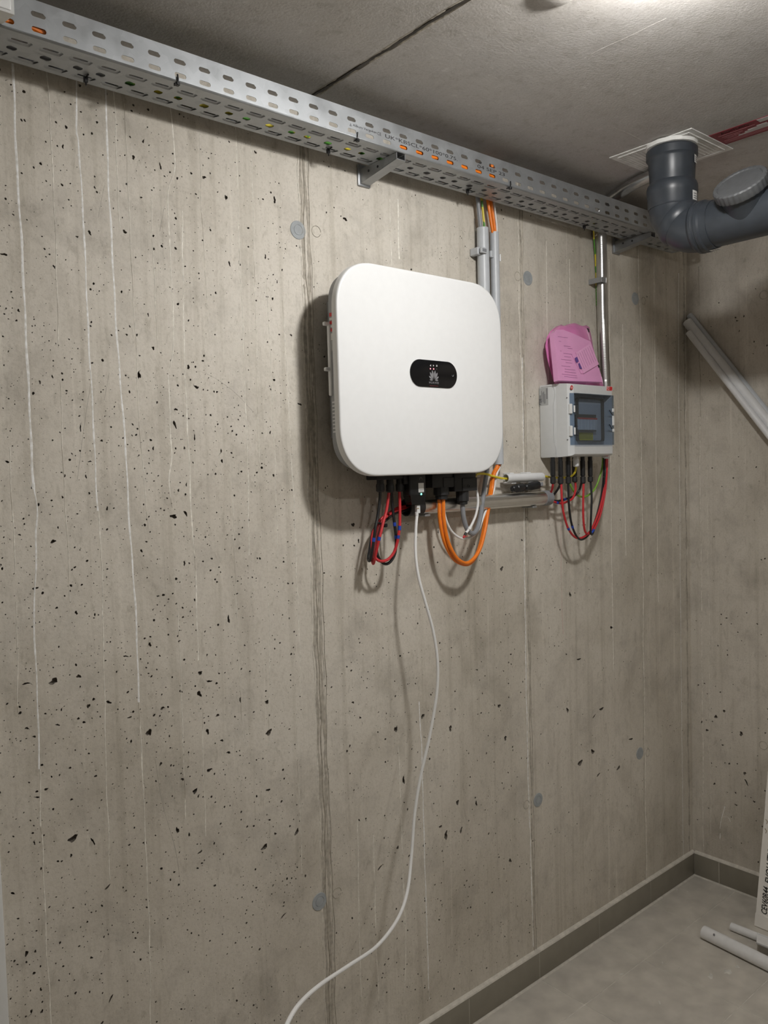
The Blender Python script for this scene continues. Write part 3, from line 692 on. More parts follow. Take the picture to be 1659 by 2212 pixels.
for yy, sg in ((YT, 1), (YT+TW, -1)):            # rounded bottom folds and rolled top lips
    mb = MB(); n = 6; L0 = []; L1 = []
    for k in range(n+1):
        a = math.pi/2*k/n; q = (yy+sg*(.003-.003*math.sin(a)), ZT+.003-.003*math.cos(a)); L0.append((XT0, *q)); L1.append((XT1, *q))
    o = len(mb.v); mb.v += [tuple(map(float, p)) for p in L0+L1]; mb.f += [(o+k, o+k+1, o+n+2+k, o+n+1+k) for k in range(n)]
    ob = mb.build('fold', 'galv', tray, smooth=60); so = ob.modifiers.new('thickness', 'SOLIDIFY'); so.thickness = .0009; so.offset = 0
    mb = MB(); mb.box(XT0, XT1, min(yy, yy+sg*.009), max(yy, yy+sg*.009), ZT+TH-.0055, ZT+TH-.0045) if False else mb.box(XT0, XT1, min(yy-.0005*sg, yy+sg*.008), max(yy-.0005*sg, yy+sg*.008), ZT+TH-.0058, ZT+TH-.0042)
    mb.build('top_lip', 'galv', tray, smooth=0)
# lettering printed on the front flange
def tray_print(body, u0, v0, size, sx=1.0, shear=0):
    p = PY(u0, v0, YT-.0006)
    return text_mesh(body, size, p, (1, 0, 0), (0, 0, 1), 'ink', 'printed_lettering', tray, depth=.00006, sx=sx)
p0 = PY(762, 275, YT)[0]; p1 = PY(823, 292, YT)[0]; p2 = PY(832, 296, YT)[0]; p3 = PY(988, 346, YT)[0]; p4 = PY(1031, 361, YT)[0]; p5 = PY(1090, 380, YT)[0]
def fit_text(body, x0, x1, z, size, name='printed_lettering', mat='ink'):
    ob = text_mesh(body, size, (0, 0, 0), (1, 0, 0), (0, 0, 1), mat, name, None, depth=.00006)
    xs_ = [v.co.x for v in ob.data.vertices]; k = (x1-x0)/(max(xs_)-min(xs_)); m0 = min(xs_)
    for v in ob.data.vertices: v.co = Vector((x0+(v.co.x-m0)*k, YT-.0006+v.co.y, z+v.co.z))
    attach(ob, tray); return ob
zc = ZT+.0245
fit_text('Allkurs Vergokan', p0, PY(813, 290, YT)[0], zc+.001, .0075)
fit_text('CE', PY(815, 290, YT)[0], p1, zc, .0095)
fit_text('UK*KBSCL*60*100*0.75.', p2, p3, zc, .0115)
fit_text('04 SEP 23', p4, p5, zc, .0115)
xa = PY(757, 272, YT)[0]
MB().add([(xa-.003, YT-.0007, zc-.003), (xa+.003, YT-.0007, zc-.003), (xa, YT-.0007, zc+.003), (xa-.0016, YT-.0007, zc-.0022), (xa+.0016, YT-.0007, zc-.0022), (xa, YT-.0007, zc+.0012)], [(0, 1, 4, 3), (1, 2, 5, 4), (2, 0, 3, 5)]).build('printed_triangle', 'ink', tray, smooth=0)

# cables lying in the tray
def tray_cable(name, y, z, r, mat, label, cat, x0=.06, x1=2.6, group=None, amp=.004):
    pts = [(x0+(x1-x0)*k/16, y+amp*math.sin(k*1.7+y*900), z+.0015*math.sin(k*2.3+y*500)) for k in range(17)]
    return tag(MB().tube(spline(pts, .03), r, 8).build(name, mat), label, cat, group)
tray_cable('tray_cable', YT+.0085, ZT+.0165, .0060, 'orange', 'orange cable lying in the tray, nearest its front flange', 'cable', PY(862, 330, YT)[0], PY(1085, 400, YT)[0], amp=.0008)
tray_cable('tray_cable', YT+.071, ZT+.0085, .0052, 'yg', 'yellow-green earth wire lying over the round holes of the tray', 'cable', .62, 1.30, amp=.002)
tray_cable('tray_cable', YT+.093, ZT+.0120, .0060, 'gcable', 'grey cable lying in the tray along its rear flange', 'cable', .1, 1.6, amp=.002)
tray_cable('tray_cable', YT+.072, ZT+.0180, .0040, 'red', 'thin red cable lying in the far right of the tray', 'cable', 1.9, 2.4, amp=.003)
tray_cable('tray_cable', YT+.0085, ZT+.0165, .0055, 'orange', 'short orange cable showing through a slot at the left end of the tray', 'cable', .30, .492, amp=.0005)

# brackets under the tray
def bracket(u, v, label, uw):
    b = P(u, v, 1, W); x = b[0]; t = thing('tray_bracket', label, 'bracket', (x, W, ZT-.03), 'cantilever brackets under the cable tray')
    zb = ZT-.038
    MB().rbox(x-.001, x+.036, W-.006, W-.0004, zb, ZT+.012, .0015, 2).build('wall_plate', 'galv_dark', t)
    MB().rbox(x+.006, x+.030, W-.0075, W-.0055, zb+.004, zb+.010, .0006, 1).build('plate_rib', 'galv_dark', t)
    y0, y1 = W-.006, YT+.004; zt = ZT-.0012
    for xx in (x+.004, x+.029):                  # the two cheeks of the U-shaped arm
        MB().hexa([(xx, y0, zb+.006), (xx+.002, y0, zb+.006), (xx+.002, y1, zt-.012), (xx, y1, zt-.012)], [(xx, y0, zt), (xx+.002, y0, zt), (xx+.002, y1, zt), (xx, y1, zt)]).build('arm_cheek', 'galv_dark', t, smooth=0)
    MB().hexa([(x+.004, y0, zb+.004), (x+.031, y0, zb+.004), (x+.031, y1, zt-.0145), (x+.004, y1, zt-.0145)], [(x+.004, y0, zb+.006), (x+.031, y0, zb+.006), (x+.031, y1, zt-.0125), (x+.004, y1, zt-.0125)]).build('arm_web', 'galv_dark', t, smooth=0)
    for k in (.25, .5):
        yy = y0+(y1-y0)*k; MB().cyl((x+.0038, yy, zt-.012), (x+.0030, yy, zt-.012), .003, 12).build('rivet_hole', 'ink', t)
bracket(772, 400, 'galvanised bracket under the tray above the white inverter', 34)
bracket(1322, 545, 'galvanised bracket under the tray by the corner and drain pipe', 34)

# black cable ties
def tie_front(u, v, label):                      # strap through a lower slot, round the front fold
    p = PY(u, v, YT-.0025); x = p[0]; t = thing('cable_tie', label, 'cable tie', (x, YT, ZT), 'black cable ties on the tray')
    MB().tube([(x, YT-.0022, ZT+.0125), (x+.0003, YT-.0026, ZT+.004), (x, YT-.001, ZT-.002), (x-.001, YT+.010, ZT-.0026)], .0016, 6).build('strap', 'black', t)
    MB().rbox(x-.0035, x+.0035, YT-.005, YT+.003, ZT-.0075, ZT-.001, .001, 1).build('lock_head', 'black', t)
    MB().tube([(x-.001, YT, ZT-.005), (x-.007, YT-.006, ZT-.0075), (x-.010, YT-.008, ZT-.009)], .0014, 6).build('tail', 'black', t)
def tie_rear(u, v, label):
    p = P(u, v, 2, ZT-.004); x, y = p[0], min(p[1], YT+TW+.004); t = thing('cable_tie', label, 'cable tie', (x, y, ZT), 'black cable ties on the tray')
    MB().tube([(x, y-.013, ZT-.0016), (x, y-.004, ZT-.0022), (x, y+.002, ZT-.002)], .0015, 6).build('strap', 'black', t)
    MB().rbox(x-.0035, x+.0035, y-.0035, y+.0035, ZT-.011, ZT-.0005, .001, 1).build('lock_head', 'black', t)
    MB().tube([(x, y, ZT-.010), (x, y-.001, ZT-.016)], .0013, 6).build('tail', 'black', t)
tie_front(384, 168, 'black cable tie on the front of the tray, leftmost on its front edge')
tie_front(773, 297, 'black cable tie on the front of the tray below the printed lettering')
tie_front(1103, 400, 'black cable tie on the front of the tray right of the printed date')
tie_rear(185, 170, 'black cable tie under the rear edge of the tray at the far left')
tie_rear(709, 325, 'black cable tie under the rear edge of the tray left of the bracket')
tie_rear(1010, 412, 'black cable tie under the rear edge of the tray by the orange cables')
tie_rear(1262, 489, 'black cable tie under the rear edge of the tray by the steel conduit')

# white chamfered housing against the tray at the left edge
t = thing('white_housing', 'white chamfered plastic housing against the left end of the tray', 'housing', (.40, YT-.03, ZT))
xr = PY(16, 30, YT-.03)[0]
zb_ = ZT+.003; zm = P(19, 28, 1, YT-.06)[2]
MB().hexa([(xr-.2, YT-.002, zb_), (xr, YT-.002, zb_), (xr, YT-.0015, ZT+.06), (xr-.2, YT-.0015, ZT+.06)], [(xr-.2, YT-.06, zm), (xr+.001, YT-.06, zm), (xr+.001, YT-.06, ZT+.075), (xr-.2, YT-.06, ZT+.075)]).build('shell', 'whitep', t, smooth=0)
MB().rbox(xr-.2, xr-.004, YT-.0625, YT-.058, zm+.004, ZT+.07, .002, 2).build('cover', 'whitep', t)

# ------------------------------------------------------------------ cables
def cable(name, pxpts, r, mat, label, cat='cable', tapes=(), group=None, extra0=None, extra1=None, n=10):
    pts = [PY(u, v, y) for u, v, y in pxpts]
    if extra0 is not None: pts = [np.array(p) for p in extra0]+pts
    if extra1 is not None: pts = pts+[np.array(p) for p in extra1]
    path = spline(pts, .004)
    ob = tag(MB().tube(path, r, n).build(name, mat), label, cat, group)
    pr = np.array([proj(p) for p in path])
    for (u, v, half) in tapes:
        i = int(np.argmin(((pr-np.array([u, v]))**2).sum(1))); k = max(1, int(half/.004))
        seg = path[max(0, i-k):i+k+1]
        if len(seg) > 1: MB().tube(seg, r*1.13, n).build('blue_tape', 'blue', ob)
    return ob

# ------------------------------------------------------------------ grey conduits above the inverter
def conduit(x, y, z0, z1, r, label, clip_z):
    t = thing('wall_conduit', label, 'conduit', (x, y, z0), 'grey conduits behind the inverter')
    MB().pipe((x, y, z0), (x, y, z1), r, .0018, 28).build('tube', 'pvc', t)
    return t
def clip(x, y, z, r, label):
    t = thing('conduit_clip', label, 'clip', (x, W, z), 'grey clips of the inverter conduits')
    MB().rbox(x-r-.012, x+r*.2, W-.016, W-.0005, z-.011, z+.011, .002, 1).build('foot', 'pvc', t)
    mb = MB(); n = 22; L = []
    for k in range(n+1):
        a = math.radians(150+240*k/n)
        L.append([(x+(r+q)*math.cos(a), y+(r+q)*math.sin(a), z+dz) for q, dz in ((.0004, -.009), (.0032, -.009), (.0032, .009), (.0004, .009))])
    mb.loft(L); mb.build('collar', 'pvc', t)
    MB().rbox(x-r-.010, x-r+.013, y-r*.55, y-r*.15, z-.008, z+.008, .0015, 1).build('latch', 'pvc', t)
    return t
yc = W-.022
ca = PY(1043.5, 540, yc); cb = PY(1068.5, 545, yc); ra_ = .0162; rb_ = .0124
cb[0] = max(cb[0], ca[0]+ra_+rb_+.0006)
zA = PY(1042.5, 493, yc)[2]; zB = PY(1067, 502, yc)[2]; zE = PY(1078, 1003, yc)[2]
conduit(ca[0], yc, zE+.012, zA, ra_, 'grey conduit behind the inverter holding the grey and earth cables, left one', 0)
conduit(cb[0], yc, zE, zB, rb_, 'grey conduit behind the inverter holding the orange cables, right one', 0)
zcl = PY(1040, 545, yc)[2]
def half_clip(x, r, label):
    t = thing('conduit_clip', label, 'clip', (x, W, zcl), 'grey clips of the inverter conduits')
    mb = MB(); n = 14; L = []
    for k in range(n+1):
        a = math.radians(165+45*k/n)
        L.append([(x+(r+q)*math.cos(a), yc+(r+q)*math.sin(a), zcl+dz) for q, dz in ((.0004, -.009), (.003, -.009), (.003, .009), (.0004, .009))])
    mb.loft(L).build('jaw', 'pvc', t)
    return t
t = half_clip(ca[0], ra_, 'grey clip with square latch on the left conduit above the inverter')
MB().rbox(ca[0]-ra_-.013, ca[0]-ra_+.001, W-.030, W-.0005, zcl-.010, zcl+.010, .002, 1).build('foot', 'pvc', t)
MB().rbox(ca[0]-ra_-.011, ca[0]-ra_*.35, yc-ra_-.0035, yc-ra_+.004, zcl-.007, zcl+.007, .001, 1).build('latch', 'pvc', t)
MB().rbox(ca[0]-ra_-.009, ca[0]-ra_*.5, yc-ra_-.0042, yc-ra_-.003, zcl-.004, zcl+.004, .0006, 1).build('latch_recess', 'gcable', t)
t = half_clip(cb[0], rb_, 'small grey clip between the two conduits above the inverter')
MB().rbox(ca[0]+ra_-.003, ca[0]+ra_+.0035, yc-ra_-.001, yc-ra_+.006, zcl-.013, zcl+.005, .001, 1).build('latch', 'pvc', t)
MB().rbox(cb[0]+rb_+.0004, cb[0]+rb_+.004, yc-.009, yc+.004, zcl-.016, zcl+.004, .001, 1).build('jaw_end', 'pvc_white', t)

# cables dropping from the tray into the conduits
yT = YT+.094
def drop(name, u0, v0, u1, v1, r, mat, label, dy=0.0):
    cxm = ca[0] if u1 < 1050 else cb[0]
    a = PY(u1, v1, yc+dy); b = PY(u0, v0, yc-.012+dy)
    pts = [(b[0], min(b[1], YT+TW-.008), ZT+.012), (b[0], YT+TW-.006 if False else b[1], ZT-.002), a, (a[0], yc+dy, a[2]-.06)]
    # the cable leaves the tray past its rear bottom edge
    pts = [(b[0]-.03, YT+.06, ZT+TH+.008), (b[0]-.012, YT+TW-.004, ZT+TH+.012), (b[0], YT+TW+.012+dy, ZT+TH-.012), (b[0]+(a[0]-b[0])*.3, yc-.002+dy, ZT+.01), (a[0], yc+dy, a[2]+.01), (a[0]+(cxm-a[0])*.45, yc+dy*.5, a[2]-.012), (a[0]+(cxm-a[0])*.6, yc, a[2]-.08)]
    return tag(MB().tube(spline(pts, .006), r, 10).build(name, mat), label, 'cable')
drop('drop_cable', 1035, 445, 1037.5, 493, .0054, 'gcable', 'thick grey cable dropping from the tray into the left conduit')
drop('drop_cable', 1044, 445, 1046, 493, .0030, 'yg', 'yellow-green earth wire dropping from the tray into the left conduit')
drop('drop_cable', 1055, 448, 1063, 501, .0042, 'orange', 'orange cable dropping from the tray into the right conduit, left of the pair', dy=-.003)
drop('drop_cable', 1063, 450, 1068.5, 501, .0042, 'orange', 'orange cable dropping from the tray into the right conduit, right of the pair', dy=.002)
drop('drop_cable', 1070, 452, 1073.5, 501, .0027, 'wcable', 'thin white cable dropping from the tray into the right conduit')
# thin wire standing beside the left conduit
a = PY(1025, 472, W-.004); b = PY(1027, 505, W-.006)
tag(MB().tube([a, (a+b)/2, b, b+np.array([.001, 0, -.05])], .0007, 6).build('wire_end', 'charcoal'), 'thin dark wire end on the wall left of the grey conduits', 'wire')

# ------------------------------------------------------------------ inverter
XI0, XI1, ZI0, ZI1 = .776*YI, 1.158*YI, H-.0075*YI, H+.3315*YI
xc, zc_ = (XI0+XI1)/2, (ZI0+ZI1)/2; wI, hI = XI1-XI0, ZI1-ZI0
inv = thing('inverter', 'large white rounded-square solar inverter hung on the concrete wall', 'inverter', (xc, W, ZI0))
def ring(inset, y, rad=.108, ex=2.25):
    return [(xc+a, y, zc_+b) for a, b in rrect(wI-2*inset, hI-2*inset, max(.02, rad-inset), 14, ex)]
MB().loft([ring(.006, YI+.0195), ring(.0, YI+.018), ring(0, YI+.005), ring(.0007, YI+.0016), ring(.0024, YI+.0003), ring(.006, YI), ring(.05, YI-.0012)], True, True).build('front_cover', 'white', inv, smooth=45)
MB().loft([ring(.016, YI+.019, .09), ring(.016, 1.440, .09), ring(.022, 1.446, .085)], True, True).build('body', 'bodygrey', inv, smooth=40)
# heat sink fins and wall bracket behind the body
for k in range(16):
    x = XI0+.06+k*(wI-.12)/15
    MB().box(x-.0012, x+.0012, 1.4465, W-.0135, ZI0+.09, ZI1-.07).build('heat_sink_fin', 'bodygrey', inv, smooth=0)
MB().rbox(xc-.17, xc+.17, W-.013, W-.0004, ZI0+.16, ZI0+.30, .002, 1).build('wall_mount', 'galv_dark', inv)
# side lugs and side strip on the left
for (u, v) in ((706, 700), (709, 798)):
    p = P(u, v, 0, XI0+.012); zz = p[2]
    MB().rbox(XI0+.002, XI0+.020, 1.436, 1.446, zz-.004, zz+.004, .0015, 1).build('side_lug', 'pvc_light', inv)
z1 = P(706, 700, 0, XI0+.012)[2]; z2 = P(712, 855, 0, XI0+.012)[2]
MB().rbox(XI0+.0125, XI0+.020, 1.434, 1.445, z2, z1, .002, 1).build('side_rail', 'pvc_light', inv)
def side_label(v0, v1, mat, y0, y1):
    zt_ = P(717, v0, 0, XI0+.016)[2]; zb2 = P(717, v1, 0, XI0+.016)[2]
    MB().box(XI0+.0154, XI0+.0162, y0, y1, zb2, zt_).build('warning_label', mat, inv, smooth=0)
for v0, v1, m in ((675, 683, 'redlab'), (686, 691, 'paper'), (693, 700, 'redlab'), (702, 707, 'paper'), (709, 716, 'redlab'), (720, 735, 'paper'), (736, 758, 'greylab')):
    side_label(v0, v1, m, YI+.024, YI+.047)
for k in range(9):
    v0 = 868+k*8; side_label(v0, v0+3, 'pvc_light', YI+.030, YI+.046)
# display window
pc = PY(937, 808, YI-.0015); pw = PY(987, 808, YI)[0]-PY(886.5, 808, YI)[0]; ph_ = PY(937, 779.5, YI)[2]-PY(937, 837, YI)[2]
disp = thing('display', None, None, (pc[0], YI, pc[2])); attach(disp, inv); disp.matrix_parent_inverse = Matrix.Identity(4); disp.location = (pc[0]-inv.location[0], YI-inv.location[1], pc[2]-inv.location[2])
bpy.data.objects.remove(disp)
yd = YI-.0036
out = stadium(pw/2-ph_/2, ph_/2, 16)
disp = MB().loft([[(pc[0]+a, YI-.0006, pc[2]+b) for a, b in out], [(pc[0]+a, yd+.0004, pc[2]+b) for a, b in out], [(pc[0]+a*.985, yd, pc[2]+b*.97) for a, b in out]], False, True).build('display_panel', 'blackg', inv, smooth=30)
frame = stadium(pw/2-ph_/2, ph_/2+.0025, 16)
MB().loft([[(pc[0]+a, YI-.0004, pc[2]+b) for a, b in frame], [(pc[0]+a, YI-.0020, pc[2]+b) for a, b in stadium(pw/2-ph_/2, ph_/2+.0012, 16)], [(pc[0]+a, YI-.0014, pc[2]+b) for a, b in stadium(pw/2-ph_/2, ph_/2-.0005, 16)]], False, False).build('display_bezel', 'white', inv, smooth=50)
yk = yd-.0004
for (u, v, m) in ((930, 796.5, 'led_red'), (937, 797, 'led_red'), (943.5, 797.3, 'logo')):
    p = PY(u, v, yk); r = .0015 if m != 'logo' else .0009
    MB().lathe((p[0], yd+.0002, p[2]), (0, -1, 0), [(0, r), (.0005, r), (.0007, r*.6)], 14, False, True).build('status_led', m, disp)
for (u, v, s_) in ((930, 789.5, 'L'), (936.5, 789.8, 'R'), (943.5, 790.2, 'S')):   # the small status icons
    p = PY(u, v, yk); x, z = p[0], p[2]; mb = MB()
    if s_ == 'L': mb.add([(x-.0022, yk, z), (x+.002, yk, z+.0022), (x+.0012, yk, z), (x+.002, yk, z-.0022)], [(0, 1, 2, 3)])
    elif s_ == 'R': mb.add([(x+.0022, yk, z), (x-.002, yk, z+.0022), (x-.0012, yk, z), (x-.002, yk, z-.0022)], [(0, 1, 2, 3)])
    else:
        for k in range(3): mb.box(x-.002, x+.002, yk-.0001, yk, z-.0018+k*.0014, z-.0010+k*.0014)
    mb.build('status_icon', 'whiteink', disp, smooth=0)
# flower emblem of eight petals
ec = PY(937.3, 815.4, yk); sc = PY(948, 815, YI)[0]-PY(927, 815, YI)[0]
for ang, ln, wd in ((9, .76, .15), (31, .70, .145), (57, .57, .12), (84, .42, .085)):
    for sg in (1, -1):
        a = math.radians(ang); mb = MB(); L = ln*sc; w = wd*sc; pts = []
        bx, bz = ec[0]+sg*.03*sc, ec[2]-.22*sc
        dx, dz = sg*math.sin(a), math.cos(a); nx, nz = dz, -dx
        for t_ in np.linspace(0, 1, 9):
            wv = w*math.sin(math.pi*t_**1.35)*.62; pts.append((t_, wv))
        poly = [(bx+dx*L*(.12+.88*t_)+nx*wv, yk, bz+dz*L*(.12+.88*t_)+nz*wv) for t_, wv in pts]+[(bx+dx*L*(.12+.88*t_)-nx*wv, yk, bz+dz*L*(.12+.88*t_)-nz*wv) for t_, wv in reversed(pts[1:-1])]
        mb.add(poly, [tuple(range(len(poly)))]); mb.build('emblem_petal', 'greyink', disp, smooth=0)
def fit_on(body, x0, x1, y, z, size, mat, parent, name='lettering'):
    ob = text_mesh(body, size, (0, 0, 0), (1, 0, 0), (0, 0, 1), mat, name, None, depth=.00005)
    xs_ = [v.co.x for v in ob.data.vertices]; k = (x1-x0)/(max(xs_)-min(xs_)); m0 = min(xs_)
    for v in ob.data.vertices: v.co = Vector((x0+(v.co.x-m0)*k, y+v.co.y, z+v.co.z))
    attach(ob, parent); return ob
fit_on('HUAWEI', PY(927, 827, yk)[0], PY(947.7, 827.5, yk)[0], yk, PY(937, 827, yk)[2], .0075, 'greyink', disp)
p = PY(937.5, 833.6, yk); MB().box(p[0]-.0145, p[0]+.0145, yk-.0001, yk+.0002, p[2]-.0007, p[2]+.0007).build('light_bar', plain('dim_red_bar', (.10, .02, .025, 1), .4), disp, smooth=0)
p = PY(978, 808, yk); MB().tube([(p[0]+.003*math.cos(a), yk, p[2]+.006*math.sin(a)) for a in np.linspace(3.6, 6.0, 9)], .0006, 5).build('touch_mark', 'greyink', disp)

# connectors under the inverter
yG = 1.448
def gland(u, v0, v1, r, y=yG, nm='cable_gland', mat='charcoal', parent=inv):
    a = PY(u, v0, y); b = PY(u, v1, y); L = a[2]-b[2]; top = ZI0+.03
    o = (a[0], y, top); Lt = top-b[2]; nutL = min(.016, L*.55)
    MB().lathe(o, (0, 0, -1), [(0, r*.82), (Lt-nutL-.003, r*.82), (Lt-nutL-.003, r*.95), (Lt-nutL, r*.95), (Lt-nutL, r), (Lt-.003, r), (Lt, r*.75)], 24, True, True, knurl=6 if nm == 'cable_gland' else 0, kamp=.04).build(nm, mat, parent)
for u, v1 in ((821, 1063), (842, 1064), (863, 1062)): gland(u, 1035, v1, .0098)
p = PY(880, 1032, yG)
MB().rbox(PY(808, 1040, yG)[0], PY(880, 1040, yG)[0], yG-.012, yG+.03, PY(840, 1036, yG)[2], ZI0+.03, .002, 1).build('connector_bank', 'black', inv)
# dc switch lug
MB().rbox(PY(870, 1040, yG-.01)[0], PY(882, 1040, yG-.01)[0], yG-.016, yG-.004, PY(875, 1046, yG-.01)[2], ZI0+.02, .002, 1).build('switch_lug', 'charcoal', inv)
# communication stick
yD = 1.425
x0 = PY(886, 1060, yD)[0]; x1 = PY(921, 1060, yD)[0]; zb3 = PY(903, 1090, yD)[2]; zm3 = PY(903, 1071, yD)[2]
dg_ = MB().rbox(x0, x1, yD, yD+.028, zm3, ZI0+.03, .004, 3).build('communication_stick', 'black', inv)
MB().hexa([(x0+.008, yD+.004, zb3), (x1-.002, yD+.004, zb3), (x1-.002, yD+.024, zb3), (x0+.008, yD+.024, zb3)], [(x0+.001, yD+.001, zm3+.002), (x1-.001, yD+.001, zm3+.002), (x1-.001, yD+.027, zm3+.002), (x0+.001, yD+.027, zm3+.002)]).build('stick_tip', 'blackg', dg_)
la = PY(903.5, 1043.5, yD); lb = PY(915.5, 1063, yD)
lab = MB().box(la[0], lb[0], yD-.0006, yD+.001, lb[2], la[2]).build('stick_label', 'paper', dg_, smooth=0)
for k in range(3):
    MB().box(la[0]+.0015, lb[0]-.0015-.002*(k % 2), yD-.0008, yD, lb[2]+.0016+.0022*k, lb[2]+.0024+.0022*k).build('label_print', 'greyink', dg_, smooth=0)
p = PY(910, 1067.3, yD); MB().lathe((p[0], yD+.001, p[2]), (0, -1, 0), [(0, .0024), (.0015, .0024), (.002, .0018)], 16, False, True).build('status_led', 'led_green', dg_)
# small emblem on the stick
p = PY(909, 1034, yD)
for ang in (-70, -40, -13, 13, 40, 70):
    a = math.radians(ang); q = (p[0]+.0042*math.sin(a), p[2]-.003+.0055*math.cos(a))
    MB().box(q[0]-.0012, q[0]+.0012, yD-.0004, yD+.001, q[1]-.0014, q[1]+.0014).build('stick_emblem', 'logo', dg_, smooth=0)
# ac terminal blocks with glands
yA = 1.435
def ublock(u0, u1, v1, y0, y1, nm, mat='black', r=.003):
    ob = MB().rbox(PY(u0, 1045, y0)[0], PY(u1, 1045, y0)[0], y0, y1, PY((u0+u1)/2, v1, y0)[2], ZI0+.03, r, 2).build(nm, mat, inv); return ob
b1 = ublock(934, 985, 1053, yA, yA+.045, 'terminal_block'); b2 = ublock(982, 1029, 1061, yA-.004, yA+.045, 'terminal_block')
MB().rbox(PY(957, 1040, yA)[0], PY(980, 1040, yA)[0], yA-.002, yA+.002, PY(968, 1052, yA)[2], PY(968, 1031, yA)[2], .001, 1).build('block_cover', 'charcoal', b1)
MB().rbox(PY(996, 1040, yA)[0], PY(1027, 1040, yA)[0], yA-.0062, yA-.002, PY(1010, 1060, yA)[2], PY(1010, 1032, yA)[2], .001, 1).build('block_cover', 'charcoal', b2)
p = PY(1012, 1050, yA-.006); MB().lathe((p[0], yA-.005, p[2]), (0, -1, 0), [(0, .0042), (.002, .0042), (.0025, .003), (.0015, .0025)], 16, False, True).build('cover_screw', 'black', b2)
def big_gland(u, v0, v1, v2, r, y):
    a = PY(u, v0, y); m = PY(u, v1, y); b = PY(u, v2, y)
    MB().lathe((a[0], y, a[2]+.004), (0, 0, -1), [(0, r), (a[2]+.004-m[2], r), (a[2]+.004-m[2]+.001, r*.80), (a[2]+.004-b[2]-.001, r*.78), (a[2]+.004-b[2], r*.6)], 12, True, True).build('cable_gland', 'charcoal', inv, smooth=20)
big_gland(953, 1055, 1069, 1079, .0195, yA+.018); big_gland(998.5, 1063, 1082, 1090, .0165, yA+.014)

# ------------------------------------------------------------------ cables at the inverter
k5 = lambda x, y: (740+x/3.318, 980+y/3.318)
kz = lambda x, y: (780+x/11.64, 1050+y/11.64)
pe = PY(873, 1097, W-.032); pipe_in = [(pe[0]+.004, W-.032, pe[2]+.004), (pe[0]+.05, W-.030, pe[2]+.002)]
def cz(seq): return [(*kz(a, b), y) for a, b, y in seq]
SOL = 'solar string cables under the inverter'
rS = .0036
top = lambda u, y: [(PY(u, 1064, y)[0], y, ZI0-.02)]
cable('string_cable', cz([(480, 130, yG), (470, 350, yG), (420, 750, yG), (360, 1050, 1.446), (325, 1300, 1.446), (290, 1550, 1.448), (235, 1830, 1.455), (200, 1880, 1.466), (180, 1800, 1.474), (215, 1600, 1.478), (270, 1250, 1.482), (330, 1090, 1.484), (440, 930, 1.486), (620, 830, 1.487), (800, 690, 1.485), (1000, 610, 1.484)]), rS, 'black', 'black string cable under the inverter from the leftmost gland', tapes=[(*kz(325, 1360), .006)], group=SOL, extra1=[pipe_in[1]])
cable('string_cable', cz([(705, 150, yG), (640, 600, 1.446), (560, 900, 1.444), (500, 1150, 1.442), (450, 1330, 1.442), (390, 1600, 1.446), (335, 1850, 1.452), (305, 1950, 1.462), (270, 1800, 1.472), (255, 1550, 1.477), (285, 1230, 1.480), (350, 1080, 1.480), (460, 880, 1.480), (620, 740, 1.481), (800, 620, 1.483), (960, 540, 1.484)]), rS, 'red', 'red string cable under the inverter from the middle gland, hanging lowest left', tapes=[(*kz(450, 1340), .007)], group=SOL, extra1=[pipe_in[0]])
cable('string_cable', cz([(765, 150, yG+.008), (790, 500, 1.456), (840, 950, 1.454), (870, 1200, 1.454), (880, 1450, 1.455), (850, 1700, 1.456), (740, 1900, 1.458), (620, 1960, 1.460), (510, 1900, 1.463), (420, 1750, 1.466), (390, 1550, 1.470), (400, 1300, 1.474), (470, 1000, 1.478), (620, 860, 1.480), (800, 720, 1.480), (1000, 640, 1.483)]), rS, 'black', 'black string cable under the inverter in a round loop, lowest of the loop', tapes=[(*kz(835, 950), .007), (*kz(875, 1300), .007)], group=SOL, extra1=[(pipe_in[1][0], W-.036, pipe_in[1][2])])
cable('string_cable', cz([(965, 130, yG), (975, 600, 1.446), (970, 1000, 1.444), (945, 1200, 1.444), (900, 1450, 1.445), (820, 1680, 1.447), (680, 1840, 1.450), (520, 1890, 1.453), (390, 1840, 1.457), (325, 1700, 1.463), (350, 1400, 1.470), (420, 1080, 1.474), (500, 900, 1.475), (700, 720, 1.476), (960, 590, 1.481)]), rS, 'red', 'red string cable under the inverter from the right gland, rising loop', tapes=[(*kz(962, 1060), .007), (*kz(920, 1300), .007)], group=SOL, extra1=[(pipe_in[1][0], W-.027, pipe_in[1][2])])
t = thing('cable_tie', 'black cable tie round the red and black string cables below the inverter', 'cable tie', tuple(PY(*kz(500, 950), 1.478)))
a = PY(*kz(440, 930), 1.471); b = PY(*kz(590, 985), 1.471); MB().tube(spline([a+np.array([-.001, .006, 0]), a, (a+b)/2+np.array([0, -.004, 0]), b, b+np.array([.001, .006, 0])], .003), .0024, 6).build('strap', 'black', t)
MB().rbox(b[0]-.002, b[0]+.006, 1.466, 1.474, b[2]-.005, b[2]+.004, .001, 1).build('lock_head', 'black', t)

